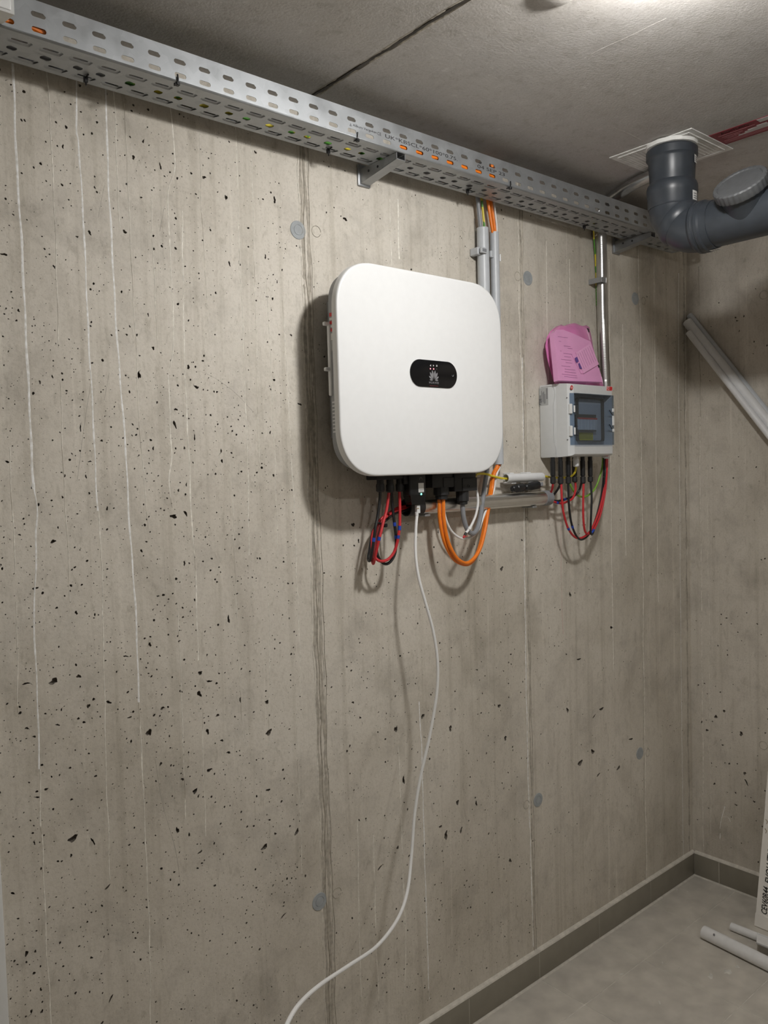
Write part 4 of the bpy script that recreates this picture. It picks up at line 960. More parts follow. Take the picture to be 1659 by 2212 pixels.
def c5(seq): return [(*k5(a, b), y) for a, b, y in seq]
ORG = 'orange cables looping below the inverter'
yO = yA+.018
for i, (du, lab) in enumerate(((0, 'outer'), (1, 'inner'))):
    d = 29 if i else 0; e = 10 if i else 0; yy = -.005 if i else .003
    seq = [(692+d, 320, yO), (698+d, 480, yO-.002), (730+d*.9, 630, yO-.004), (790+d*.6, 745-e, yO-.004), (850+d*.3, 787-e*.8, yO-.002), (905, 790-e, yO), (950+d*.15, 745-e, yO+.004), (985+d*.25, 660, yO+.01), (1012+d*.35, 540, 1.475), (1032+d*.35, 420, 1.478), (1048+d*.3, 330, 1.485-.008), (1062+d*.3, 250, yc), (1078+d*.2, 150, yc)]
    seq = [(a, b, y+yy*(1 if k < 9 else .4)) for k, (a, b, y) in enumerate(seq)]
    q = PY(*k5(1088+d*.1, 60), yc)
    cable('orange_cable', c5(seq), .0049, 'orange', 'orange cable looping below the inverter, %s one of the pair' % lab, group=ORG, extra1=[(cb[0]-.004+.006*i, yc, q[2]), (cb[0]-.004+.006*i, yc, q[2]+.08)])
cable('grey_cable', c5([(858, 345, yA+.014), (868, 460, yA+.013), (895, 545, yA+.012), (930, 574, yA+.015), (962, 545, yA+.02), (985, 470, 1.462), (998, 385, 1.466), (1006, 320, 1.468), (1018, 230, yc-.004), (1032, 140, yc)]), .0064, 'gcable', 'thick grey cable looping below the inverter from the right gland', extra1=[(ca[0]+.004, yc, PY(1052, 1000, yc)[2]+.02), (ca[0]+.004, yc, PY(1052, 1000, yc)[2]+.08)])
q = PY(1073, 1003, yc)
cable('white_cable', c5([(722, 330, yO+.016), (733, 440, yO+.016), (765, 530, yO+.016), (805, 580, yO+.015), (850, 606, yO+.012), (890, 608, yO+.01), (935, 590, yO+.012), (975, 545, yO+.018), (1000, 480, 1.474), (1030, 400, 1.478), (1062, 330, 1.479), (1085, 260, yc), (1105, 150, yc-.004)]), .0031, 'wcable', 'thin white cable crossing behind the orange loop below the inverter', extra1=[(cb[0]+.009, yc, q[2]+.01), (cb[0]+.009, yc, q[2]+.08)])
cable('sensor_cable', c5([(955, 230, yA+.02), (968, 300, yA+.012), (970, 360, yA+.008), (955, 440, yA+.004), (925, 510, yA), (898, 552, yA-.004), (880, 572, yA-.006)]), .0032, 'wcable', 'short white cable end hanging below the inverter with stripped wires')
sn = bpy.data.objects['sensor_cable']
a = PY(*k5(884, 566), yA-.006); b = PY(*k5(866, 604), yA-.007)
MB().tube([a, a+(b-a)*.55], .0032, 8).build('black_sleeve', 'black', sn); MB().tube([a+(b-a)*.55, b], .0026, 8).build('red_wire_end', 'red', sn)
a = PY(*k5(915, 528), yA-.003); b = PY(*k5(905, 545), yA-.004); MB().tube([a, b], .0042, 8).build('white_sleeve', 'wcable', sn)
c = PY(*k5(866, 604), yA-.007); d = PY(*k5(895, 590), yA-.007); MB().tube(spline([c, (c+d)/2, d], .004), .0009, 6).build('red_wire_end', 'red', sn)

# network cable hanging down to the floor
yN = yD+.012
pl0 = PY(902, 1094, yN); pl1 = PY(900, 1116, yN)
net = [(900.5, 1112, yN), (898, 1150, yN-.006), (898, 1200, yN-.015), (905, 1250, yN-.026), (920, 1305, yN-.038), (936, 1365, yN-.048), (945, 1430, yN-.054), (943, 1500, yN-.054), (928, 1590, yN-.050), (909, 1675, yN-.048), (896, 1755, yN-.053), (889, 1845, yN-.070), (880, 1925, yN-.10), (859, 1985, yN-.14), (815, 2043, yN-.19), (755, 2085, yN-.25), (695, 2125, yN-.31), (650, 2165, yN-.36), (622, 2208, yN-.40), (600, 2270, yN-.43)]
nc = cable('network_cable', net, .0037, 'wcable', 'long white network cable hanging from the inverter down past the wall', extra1=None)
MB().rbox(pl0[0]-.0055, pl0[0]+.0055, yN-.004, yN+.004, pl1[2]+.008, pl0[2]+.004, .0008, 1).build('plug', 'whitep', nc)
MB().lathe((pl1[0]+.0005, yN, pl1[2]+.010), (0, 0, -1), [(0, .0045), (.006, .0047), (.012, .0038), (.014, .0032)], 12).build('strain_relief', 'whitep', nc)
p = PY(900, 1095, yN); MB().rbox(p[0]-.004, p[0]+.004, yN-.0045, yN-.0035, p[2]-.005, p[2]-.002, .0003, 1).build('plug_latch', 'cartonedge', nc)

# ------------------------------------------------------------------ steel tube under the inverter
ys_ = W-.032; a = PY(874, 1096, ys_); b = PY(1184, 1075.5, ys_); zs = (a[2]+b[2])/2; rT = .0202
t = thing('steel_tube', 'horizontal bright steel tube on the wall below the inverter', 'tube', ((a[0]+b[0])/2, ys_, zs))
MB().pipe((a[0]+.03, ys_, zs), (b[0]-.012, ys_, zs), rT, .0015, 32).build('tube', 'steel', t)
MB().pipe((a[0]+.004, ys_, zs), (a[0]+.052, ys_, zs), rT+.0016, .003, 32).build('end_bush', 'charcoal', t)
MB().pipe((b[0]-.026, ys_, zs), (b[0]+.002, ys_, zs), rT+.0016, .003, 32).build('end_bush', 'gcable', t)
for u in (918, 1150):
    x = PY(u, 1092, ys_)[0]; MB().rbox(x-.009, x+.009, ys_-.010, W-.0005, zs-rT-.0055, zs-rT-.0005, .001, 1).build('saddle_foot', 'galv', t)
    mb = MB(); L = []
    for k in range(13):
        an = math.radians(80+200*k/12); L.append([(x+dx, ys_-(rT+q)*math.cos(an-math.pi/2)*0+ (rT+q)*math.cos(an), zs+(rT+q)*math.sin(an)) for q, dx in ((.0002, -.0), (.0016, 0), (.0016, .001), (.0002, .001))])
# short grey sleeve with the earth wire, above the steel tube
a = PY(1092, 1034, W-.03); b = PY(1170, 1029.5, W-.03)
zt_ = (a[2]+b[2])/2
t = thing('earth_sleeve', 'short pale grey plastic sleeve on the wall between inverter and fuse box', 'sleeve', ((a[0]+b[0])/2, W-.03, zt_))
MB().pipe((a[0], W-.03, zt_), (b[0], W-.03, zt_), .0125, .0016, 28).build('sleeve', 'pvc_light', t)
for u in (1108, 1145):
    x = PY(u, 1032, W-.03)[0]; MB().rbox(x-.008, x+.010, W-.026, W-.0005, zt_+.0115, zt_+.0150, .001, 1).build('clip_jaw', 'pvc_light', t)
    MB().rbox(x-.010, x+.010, W-.034, W-.0005, zt_-.0165, zt_-.0118, .001, 1).build('clip_jaw', 'pvc_light', t)
ew = tag(MB().tube(spline([PY(1025, 1032, W-.05), PY(1032, 1024, W-.035), PY(1050, 1024, W-.028), PY(1066, 1029, W-.03), PY(1092, 1034, W-.03), PY(1130, 1032, W-.03), PY(1172, 1029, W-.03), PY(1190, 1031, W-.032), PY(1215, 1032, W-.030), PY(1233, 1029, W-.045), PY(1242, 1020, W-.062), PY(1245, 1004, 1.452), PY(1245, 996, 1.452)], .004), .0031, 10).build('earth_wire', 'yellow'), 'yellow earth wire running through the grey sleeve to the fuse box', 'wire')
# two black spare connectors wedged above the tube
for i, (u0, v0, u1, v1, lab) in enumerate(((1106, 1056, 1131, 1053, 'black spare connector on the steel tube, left of the two'), (1134, 1053, 1164, 1047, 'black spare connector on the steel tube, right of the two'))):
    a = PY(u0, v0, W-.042); b = PY(u1, v1, W-.042); t = thing('spare_connector', lab, 'connector', tuple(a), 'black spare connectors on the steel tube')
    L = np.linalg.norm(b-a); d = Vector(b-a)
    MB().lathe(a, d, [(0, .006), (.003, .0088), (L*.35, .0092), (L*.4, .0112), (L*.92, .0112), (L, .009)], 20, True, True, knurl=10, kamp=.05).build('body', 'black', t)
    if i: MB().rbox(b[0]-.006, b[0]+.0035, W-.056, W-.046, b[2]-.004, b[2]+.007, .001, 1).build('end_face', 'gcable', t)
    else: MB().lathe(Vector(a)-d.normalized()*.002, d, [(0, .0045), (.003, .0045)], 14).build('end_ring', 'charcoal', t)

# ------------------------------------------------------------------ fuse box
XB0, XB1, YP = 1.9135, 2.127, 1.405; ZB0, ZB1 = H+.0255, H+.2375
fb = thing('fuse_box', 'light grey plastic fuse box with tinted window door on the wall', 'fuse box', ((XB0+XB1)/2, W, ZB0))
yS = 1.452                                        # lid seam
base = MB()
base.rbox(XB0, XB1, yS, W-.002, ZB0, ZB1, .004, 2)
base.build('back_box', 'boxgrey', fb)
# lid: a frame around the window opening with bevelled sides
wx0, wx1 = XB0+.020, XB1-.006; wz0, wz1 = PY(1270, 961, YP)[2], PY(1270, 851, YP)[2]
bev = .016
mb = MB()
def lidloop(y, il, ir, it, ib):
    x0, x1, z0, z1 = XB0+il, XB1-ir, ZB0+ib, ZB1-it
    return [(x0, y, z0), (x1, y, z0), (x1, y, z1), (x0, y, z1)]
def lidfix(L): return L
loops = [lidloop(yS+.001, .001, .001, .001, .001), lidloop(yS-.012, .001, .001, .001, .001), lidloop(YP+.012, .004, .003, .003, .003), lidloop(YP+.004, .011, .004, .004, .004), lidloop(YP, .019, .006, .008, .008)]
inner0 = [(wx0+.001, YP, wz0), (wx1, YP, wz0), (wx1, YP, wz1), (wx0+.001, YP, wz1)]
inner1 = [(x, YP+.03, z) for x, y, z in inner0]
mb.loft(loops+[inner0, inner1], False, True)
lid = mb.build('lid', 'boxgrey', fb, smooth=25)
# fold line moulded in the side
MB().tube(spline([(XB0-.0004, yS+.003, ZB0+.006), (XB0-.0004, yS+.004, ZB0+.03), (XB0-.0004, yS+.010, ZB0+.05), (XB0-.0004, yS+.010, ZB1-.06), (XB0-.0004, yS+.004, ZB1-.035), (XB0-.0004, yS+.010, ZB1-.008), (XB0-.0004, W-.01, ZB1-.006)], .01), .0007, 5).build('side_groove', 'greylab', fb)
# inside the window: recess floor, inner frame, fuses
xi0, xi1 = PY(1248, 900, YP+.02)[0], PY(1304, 900, YP+.02)[0]; zi0, zi1 = PY(1275, 953, YP+.02)[2], PY(1275, 860, YP+.02)[2]
MB().box(wx0+.002, wx1-.001, YP+.0285, YP+.0295, wz0+.001, wz1-.001).build('recess_panel', 'innerpanel', fb, smooth=0)
fr = [(a, b) for a, b in rrect(xi1-xi0, zi1-zi0, .006, 5)]; cxx, czz = (xi0+xi1)/2, (zi0+zi1)/2
MB().loft([[(cxx+a, YP+.0285, czz+b) for a, b in fr], [(cxx+a, YP+.018, czz+b) for a, b in fr], [(cxx+a*.965, YP+.018, czz+b*.965) for a, b in fr], [(cxx+a*.965, YP+.0285, czz+b*.965) for a, b in fr]], False, False).build('inner_frame', 'charcoal', fb, smooth=20)
fx0, fx1 = PY(1248.5, 912, YP+.014)[0], PY(1289, 912, YP+.014)[0]; fz0, fz1 = PY(1268, 929, YP+.014)[2], PY(1268, 898, YP+.014)[2]
MB().box(fx0-.001, fx1+.001, YP+.0165, YP+.028, fz0-.003, fz1+.004).build('fuse_slot', 'black', fb, smooth=0)
for k in range(6):
    a = fx0+(fx1-fx0)*k/6+.0006; b = fx0+(fx1-fx0)*(k+1)/6-.0006
    fz = MB().rbox(a, b, YP+.012, YP+.026, fz0, fz1-.007, .001, 1).build('fuse_holder', 'fusegrey', fb)
    MB().rbox(a, b, YP+.011, YP+.018, fz1-.011, fz1-.006, .0006, 1).build('fuse_tab', 'redlab', fz)
la = PY(1250, 934, YP+.022); lb = PY(1284, 951, YP+.022)
MB().box(la[0], lb[0], YP+.0265, YP+.0284, lb[2], la[2]).build('yellow_label', 'yellowlab', fb, smooth=0)
for k in range(4):
    MB().box(la[0]+.003, lb[0]-.004-.003*(k % 2), YP+.0262, YP+.0266, la[2]-.005-.004*k, la[2]-.004-.004*k).build('label_print', 'ink', fb, smooth=0)
# tinted door, proud of the lid
door = MB()
o = [(XB0+.006, YP+.007, wz0-.001), (wx1+.005, YP-.0012, wz0-.001), (wx1+.005, YP-.0012, wz1+.001), (XB0+.006, YP+.007, wz1+.001)]
dpts = ((XB0+.0065, YP+.005), (XB0+.0195, YP-.0041), (XB1-.004, YP-.0041), (XB1-.0035, YP+.0105))
door.add([(x, y, z_) for z_ in (wz0, wz1) for x, y in dpts], [(0, 1, 5, 4), (1, 2, 6, 5), (2, 3, 7, 6)])
dob = door.build('window_door', 'tint', fb, smooth=0); so = dob.modifiers.new('thickness', 'SOLIDIFY'); so.thickness = .0016; so.offset = 0
# hinge clips on the left, handle on the right
for (v0, v1) in ((871, 893), (919, 942)):
    za = PY(1216, v0, YP)[2]; zb4 = PY(1216, v1, YP)[2]
    h = MB().rbox(XB0+.004, XB0+.0125, YP-.001, YP+.008, zb4, za, .0015, 1).build('hinge_clip', 'whitep', dob)
    MB().rbox(XB0+.013, XB0+.019, YP-.0055, YP-.002, zb4+.004, za-.005, .001, 1).build('hinge_knuckle', 'pvc_light', dob)
    for zz in (za-.002, zb4+.002): MB().box(XB0+.012, XB0+.030, YP-.0052, YP-.0040, zz-.0006, zz+.0006).build('hinge_pin', 'black', dob, smooth=0)
xh = XB1-.012
for (v0, v1) in ((882, 890), (898, 919), (926, 933)):
    za = PY(1320, v0, YP-.005)[2]; zb4 = PY(1320, v1, YP-.005)[2]
    MB().rbox(xh, XB1-.0025, YP-.0062, YP-.003, zb4, za, .0012, 1).build('handle_plate', 'whitep', dob)
for (va, vb) in ((886, 896), (917, 927)):
    pa = PY(1316.5, va, YP-.0066); pb = PY(1322.5, vb, YP-.0066); MB().tube([pa, pb], .0013, 6).build('handle_bar', 'black', dob)
# screws, stickers, side label
for (u, v) in ((1204, 861), (1205, 951)):
    p = P(u, v, 0, XB0+.003); MB().cyl((XB0+.0045, YP+.012, p[2]), (XB0+.0015, YP+.012, p[2]), .0016, 10).build('lid_screw', 'greyink', fb)
p = PY(1235, 837, YP); st = MB().cyl((p[0], YP, p[2]), (p[0], YP-.0005, p[2]), .0062, 28).build('round_sticker', 'redlab', fb)
for dz, w in ((.0017, .003), (-.0015, .0078)):
    MB().box(p[0]-w/2, p[0]+w/2, YP-.0007, YP-.0003, p[2]+dz-.0009, p[2]+dz+.0009).build('sticker_print', 'whiteink', st, smooth=0)
pa = PY(1309.5, 834, YP); pb = PY(1323, 845, YP)
lg = MB().box(pa[0], pb[0]-.0005, YP-.0005, YP, pb[2], pa[2]).build('maker_label', 'whiteink', fb, smooth=0)
MB().box(pa[0]+.0008, pb[0]-.0013, YP-.0007, YP-.0002, pb[2]+.0008, pa[2]-.0008).build('red_field', 'redlab', lg, smooth=0)
fit_on('PCE', pa[0]+.0014, pa[0]+.0150, YP-.0009, (pa[2]+pb[2])/2-.0002, .0135, 'whiteink', lg)
for k in range(2): MB().box(pb[0]-.0050+.0018*k, pb[0]-.0040+.0018*k, YP-.0009, YP-.0006, pb[2]+.0020, pb[2]+.0036).build('label_print', 'whiteink', lg, smooth=0)
sl_y0, sl_y1 = P(1184, 855, 0, XB0)[1], P(1165, 855, 0, XB0)[1]; sz1, sz0 = P(1175, 838, 0, XB0)[2], P(1175, 876, 0, XB0)[2]
slb = MB().box(XB0-.0005, XB0+.0005, sl_y0, sl_y1, sz0, sz1).build('type_label', 'greylab', fb, smooth=0)
hh = sz1-sz0; ww = sl_y1-sl_y0
for k, (f0, f1, z0_, z1_) in enumerate(((.05, .20, .35, .96), (.30, .38, .10, .65), (.43, .50, .10, .80), (.55, .62, .20, .75), (.68, .74, .12, .85), (.80, .95, .20, .60))):
    MB().box(XB0-.0008, XB0-.0004, sl_y0+ww*f0, sl_y0+ww*f1, sz0+hh*z0_, sz0+hh*z1_).build('label_print', 'greyink', slb, smooth=0)
for k, (y_, z_, s_) in enumerate(((.90, .14, .010),)):
    text_mesh('PCE', .011, (XB0-.0010, sl_y1-.004, sz0+.002), (0, 0, 1), (0, 1, 0), 'ink', 'label_lettering', slb, depth=.00005)

# connectors and glands under the fuse box
k3 = lambda x, y: (1150+x/8.732, 960+y/8.732)
yM = 1.452
conn = [(390, 745, yM), (535, 750, yM-.004), (680, 745, yM-.010), (800, 715, yM+.012), (955, 740, yM-.002), (1095, 710, yM-.002)]
CN = []
for i, (cx_, vb, y) in enumerate(conn):
    u, v = k3(cx_, vb); b = PY(u, v, y); _, vm = k3(cx_, 610); m = PY(u, vm, y)
    r = .0080
    o = (b[0], y, ZB0+.001); Lt = o[2]-b[2]; Lm = o[2]-m[2]
    cn = MB().lathe(o, (0, 0, -1), [(0, r*.8), (.012, r*.8), (.012, r*.92), (Lm-.003, r*.92), (Lm-.003, r*.7), (Lm, r*.7)], 18).build('plug_connector', 'black', fb)
    MB().lathe((b[0], y, m[2]), (0, 0, -1), [(0, r), (Lt-Lm-.003, r), (Lt-Lm, r*.7)], 24, True, True, knurl=8, kamp=.05).build('connector_nut', 'charcoal', cn)
    CN.append(b)
p = PY(*k3(825, 430), 1.440)
gg = MB().lathe((p[0], 1.440, ZB0+.001), (0, 0, -1), [(0, .0075), (.005, .0075), (.005, .0085), (ZB0-p[2]-.003, .0085), (ZB0-p[2], .006)], 18, True, True, knurl=6, kamp=.04).build('cable_gland', 'pvc_light', fb)
p = PY(*k3(1390, 290), 1.455); XR = p[0]
MB().lathe((XR, 1.455, ZB0+.001), (0, 0, -1), [(0, .0115), (.004, .0115), (.005, .009), (.0075, .009)], 20).build('cable_entry', 'pvc_light', fb)
def c3(seq): return [(*k3(a, b), y) for a, b, y in seq]
FB = 'string cables under the fuse box'
be = PY(1180, 1076, ys_)
tube_end = lambda dz, dy: [(be[0]-.002, ys_+dy, zs+dz), (be[0]-.06, ys_+dy, zs+dz)]
up = lambda i: [(CN[i][0], conn[i][2], CN[i][2]+.008)]
entry = lambda dx, dy: [(XR+dx, 1.455+dy, ZB0+.004)]
rF = .0033
cable('string_cable', c3([(385, 760, yM), (370, 850, yM+.01), (330, 930, yM+.022)]), rF, 'red', 'short red cable from the fuse box leftmost connector into the steel tube', group=FB, extra0=up(0), extra1=tube_end(.009, -.003))
cable('string_cable', c3([(520, 750, yM-.002), (500, 810, yM), (450, 890, yM+.012), (380, 970, yM+.022)]), rF, 'black', 'short black cable from the fuse box second connector into the steel tube', group=FB, extra1=tube_end(.001, -.006))
cable('string_cable', c3([(545, 750, yM-.006), (550, 900, yM-.010), (558, 1050, yM-.012), (590, 1300, yM-.012), (670, 1570, yM-.010), (780, 1730, yM-.006), (890, 1770, yM-.002), (1020, 1710, yM), (1130, 1570, yM), (1260, 1250, yM), (1350, 850, yM), (1380, 500, yM)]), rF, 'red', 'red cable looping low below the fuse box from its second connector', tapes=[(*k3(665, 1590), .006)], group=FB, extra1=entry(-.001, -.003))
cable('string_cable', c3([(675, 740, yM-.010), (690, 1150, yM-.013), (735, 1480, yM-.012), (820, 1710, yM-.008), (915, 1795, yM-.001), (1030, 1735, yM+.006), (1130, 1580, yM+.006), (1240, 1250, yM+.006), (1320, 850, yM+.006), (1350, 500, yM+.004)]), rF, 'black', 'black cable looping lowest below the fuse box from its third connector', tapes=[(*k3(752, 1550), .006)], group=FB, extra1=entry(-.005, .003))
cable('string_cable', c3([(810, 720, yM+.012), (815, 850, yM+.010), (770, 1000, yM+.008), (690, 1065, yM+.010), (560, 1110, yM+.014), (450, 1095, yM+.020), (330, 1055, yM+.026)]), rF, 'red', 'red cable curving below the fuse box back into the steel tube', tapes=[(*k3(480, 1105), .006)], group=FB, extra0=up(3), extra1=tube_end(-.009, -.004))
cable('string_cable', c3([(925, 720, yM+.002), (885, 860, yM+.012), (790, 970, yM+.016), (650, 1025, yM+.018), (500, 1065, yM+.022), (380, 1060, yM+.026)]), rF, 'black', 'black cable curving below the fuse box back into the steel tube', tapes=[(*k3(620, 1035), .006)], group=FB, extra1=tube_end(-.007, .006))
cable('string_cable', c3([(965, 740, yM-.004), (958, 1150, yM-.010), (965, 1450, yM-.010), (995, 1640, yM-.006), (1060, 1690, yM-.003), (1150, 1620, yM-.002), (1280, 1330, yM-.004), (1370, 900, yM-.005), (1405, 500, yM-.004)]), rF, 'red', 'red cable hanging straight below the fuse box from its fifth connector', group=FB, tapes=[(*k3(1135, 1640), .008)], extra1=entry(.004, -.002))
cable('string_cable', c3([(1100, 720, yM-.002), (1118, 1000, yM-.010), (1105, 1400, yM-.014), (1100, 1640, yM-.012), (1125, 1700, yM-.006), (1165, 1600, yM+.002), (1260, 1280, yM+.002), (1345, 850, yM+.001), (1375, 500, yM)]), rF, 'black', 'black cable hanging straight below the fuse box from its rightmost connector', group=FB, extra0=up(5), extra1=entry(.001, .005))
cable('earth_wire', c3([(1320, 420, yM+.014), (1280, 580, yM+.016), (1200, 800, yM+.018), (1100, 925, yM+.020), (980, 990, yM+.022), (860, 965, yM+.022), (770, 870, yM+.020), (715, 750, yM+.016), (690, 640, yM+.016)]), .0029, 'green', 'green-yellow earth wire in a shallow curve below the fuse box', 'wire', extra0=[(XR-.006, 1.462, ZB0+.002)])

# ------------------------------------------------------------------ pink bag of papers on the fuse box
bag = thing('document_bag', 'crumpled pink plastic bag of instruction papers on top of the fuse box', 'bag', (2.0, 1.46, ZB1))
rows = [(701, 1212, 1266), (704, 1204, 1273), (713, 1194, 1275), (726, 1187, 1278), (745, 1184, 1281), (770, 1188, 1287), (798, 1194, 1296), (815, 1197, 1301), (824, 1199, 1304)]
fl, bl = [], []; nC = 17
for i, (v, ul, ur) in enumerate(rows):
    f = i/(len(rows)-1); yb = 1.496-.026*f; th = .006+.030*math.sin(math.pi*min(1, f*.75+.08))
    rowf, rowb = [], []
    for k in range(nC):
        q = k/(nC-1); edge = (math.sin(math.pi*q))**.45
        u = ul+(ur-ul)*q; vv = v+(6*(q-.3)**2 if i > 0 else 3*math.sin(q*9))+ (2 if i == len(rows)-1 else 0)*q
        cr = .0016*math.sin(13*q+5*f+1)+.0013*math.sin(23*q-11*f)+.001*math.sin(37*f+7*q)
        y = yb-th*edge+cr*edge
        p = PY(u, vv, y)
        if i == len(rows)-1: p[2] = ZB1+.0008
        p[2] = max(p[2], ZB1+.0008)
        rowf.append(tuple(p)); rowb.append((p[0], min(W-.002, yb+.006*edge), p[2]))
    fl.append(rowf); bl.append(rowb)
mb = MB(); vs_ = [p for r in fl for p in r]+[p for r in bl for p in r]; n0 = len(rows)*nC; fs_ = []
for i in range(len(rows)-1):
    for k in range(nC-1):
        a = i*nC+k; fs_ += [(a, a+1, a+nC+1, a+nC), (n0+a, n0+a+nC, n0+a+nC+1, n0+a+1)]
    fs_ += [(i*nC, i*nC+nC, n0+i*nC+nC, n0+i*nC), (i*nC+nC-1, n0+i*nC+nC-1, n0+i*nC+2*nC-1, i*nC+2*nC-1)]
for k in range(nC-1):
    fs_ += [(k, n0+k, n0+k+1, k+1), (n0-nC+k, n0-nC+k+1, 2*n0-nC+k+1, 2*n0-nC+k)]
mb.add(vs_, fs_); mb.build('bag_film', 'pink', bag, smooth=80)
def sheet(pts, mat, name, parent, th=.0012):
    p3 = [np.array(p) for p in pts]; n = np.cross(p3[1]-p3[0], p3[2]-p3[0]); n /= np.linalg.norm(n)
    if n[1] > 0: n = -n
    return MB().loft([[p-n*th for p in p3], p3], True, True).build(name, mat, parent, smooth=0)
yb0, yb1 = 1.431, 1.452                            # front of the booklet: bottom nearer, top leaning back
def BK(u, v):
    f = (v-705)/(824-705); return PY(u, v, yb1+(yb0-yb1)*f-.0005)
bk = sheet([BK(1206, 822), BK(1197, 728), BK(1197, 718), BK(1203, 712), BK(1216, 712), BK(1240, 721), BK(1276, 738), BK(1286, 768), BK(1302, 825)], 'pinkp', 'booklet', bag, .016)
for i, (v0, u0, u1) in enumerate(((727, 1205, 1226), (737, 1207, 1212), (747, 1218, 1232), (752, 1226, 1236), (758, 1210, 1213), (763, 1217, 1236), (770, 1219, 1233), (776, 1212, 1234), (783, 1222, 1236), (790, 1213, 1232), (797, 1220, 1242), (803, 1220, 1244), (808, 1214, 1246), (813, 1219, 1247))):
    a = BK(u0, v0); b = BK(u1, v0+(u1-u0)*.12); d = np.array([0, -.0004, 0])
    MB().tube([a+d, b+d], .0005, 4).build('printed_line', 'pinkline', bk)
cd = sheet([BK(1242, 762)+[0, -.003, 0], BK(1273, 742)+[0, -.003, 0], BK(1292, 787)+[0, -.003, 0], BK(1259, 807)+[0, -.003, 0]], 'pinkc', 'inserted_card', bag, .001)
sheet([BK(1234, 766)+[0, -.0015, 0], BK(1242, 763)+[0, -.0015, 0], BK(1262, 806)+[0, -.0015, 0], BK(1254, 807)+[0, -.0015, 0]], 'pinkp', 'card_fold', bag, .0008)
sheet([BK(1239, 774)+[0, -.0045, 0], BK(1244, 771)+[0, -.0045, 0], BK(1247.5, 781)+[0, -.0045, 0], BK(1242.5, 784)+[0, -.0045, 0]], 'purple', 'card_print', bag, .0005)
sheet([BK(1247, 786)+[0, -.0045, 0], BK(1249, 784)+[0, -.0045, 0], BK(1255, 797)+[0, -.0045, 0], BK(1250, 796)+[0, -.0045, 0]], 'purple', 'card_print', bag, .0005)
for k in range(7):
    a = BK(1246+k*4.2, 764-k*2.7)+[0, -.0035, 0]; b = BK(1260+k*4.2, 797-k*2.7)+[0, -.0035, 0]; MB().tube([a, b], .0003, 4).build('printed_line', 'pinkline', cd)
sheet([PY(1268.0, 708, 1.4795), PY(1272, 710, 1.4815), PY(1273.5, 718, 1.4785), PY(1269.5, 717, 1.4765)], 'ink', 'bag_mark', bag, .0005)
sheet([BK(1290.5, 789)+[0, -.002, 0], BK(1293, 788)+[0, -.002, 0], BK(1294.5, 794)+[0, -.002, 0], BK(1291.5, 794)+[0, -.002, 0]], 'ink', 'bag_mark', bag, .0005)

# ------------------------------------------------------------------ flexible steel conduit at the fuse box
yf = W-.027; q0 = PY(1298, 505, yf); q1 = PY(1302, 700, yf); q2 = PY(1307, 822, yf); rx = .0165
fx = thing('flexible_conduit', 'flexible steel conduit from the fuse box up behind the tray to the ceiling', 'conduit', (q1[0], yf, q2[2]))
zt9 = ZC-.0215
pth = spline([(q2[0], yf, ZB1-.03), q2, q1, (q0[0], yf, q0[2]), (q0[0]-.001, yf+.0095, ZT-.004), (q0[0]-.002, yf+.0095, ZT+.030), (q0[0]-.002, yf+.0085, ZT+.058), (q0[0]-.004, yf-.008, H+.797), (2.165, 1.43, H+.7985), (2.140, 1.385, zt9), (2.11, 1.33, zt9), (2.085, 1.25, zt9), (2.07, 1.15, zt9)], .0035)
rr = [rx*(1+.022*math.sin(i*math.pi*.9)) for i in range(len(pth))]
MB().tube(pth, rr, 22).build('corrugated_tube', 'flex', fx, smooth=50)
z0 = PY(1292, 607, yf)[2]; xq = PY(1299, 607, yf)[0]
t = thing('conduit_clip', 'steel clip with a flat tab on the flexible conduit beside the wall', 'clip', (xq, W, z0))
MB().rbox(xq-rx-.013, xq-rx*.25, yf-rx-.0035, yf-rx-.0008, z0-.008, z0+.008, .0005, 1).build('tab', 'galv', t)
MB().rbox(xq-rx-.013, xq-rx-.011, yf-rx-.003, W-.0005, z0-.008, z0+.008, .0005, 1).build('leg', 'galv', t)
MB().rbox(xq-rx*.3, xq-rx*.12, yf-rx-.0045, yf-rx+.001, z0-.009, z0+.009, .0006, 1).build('edge_fold', 'steel', t)
MB().rbox(xq+rx+.001, xq+rx+.003, yf-.006, W-.0005, z0-.010, z0+.006, .0005, 1).build('leg', 'steel', t)
tag(MB().tube(spline([PY(1283, 480, W-.05)*[1, 1, 1], PY(1282.5, 500, W-.020), PY(1284, 530, W-.014), PY(1286, 555, W-.010), PY(1287, 580, W-.009), PY(1288, 600, W-.008), PY(1289, 660, W-.0065)], .006), .0022, 8).build('earth_wire', 'yg'), 'thin yellow-green wire running down behind the flexible steel conduit', 'wire')

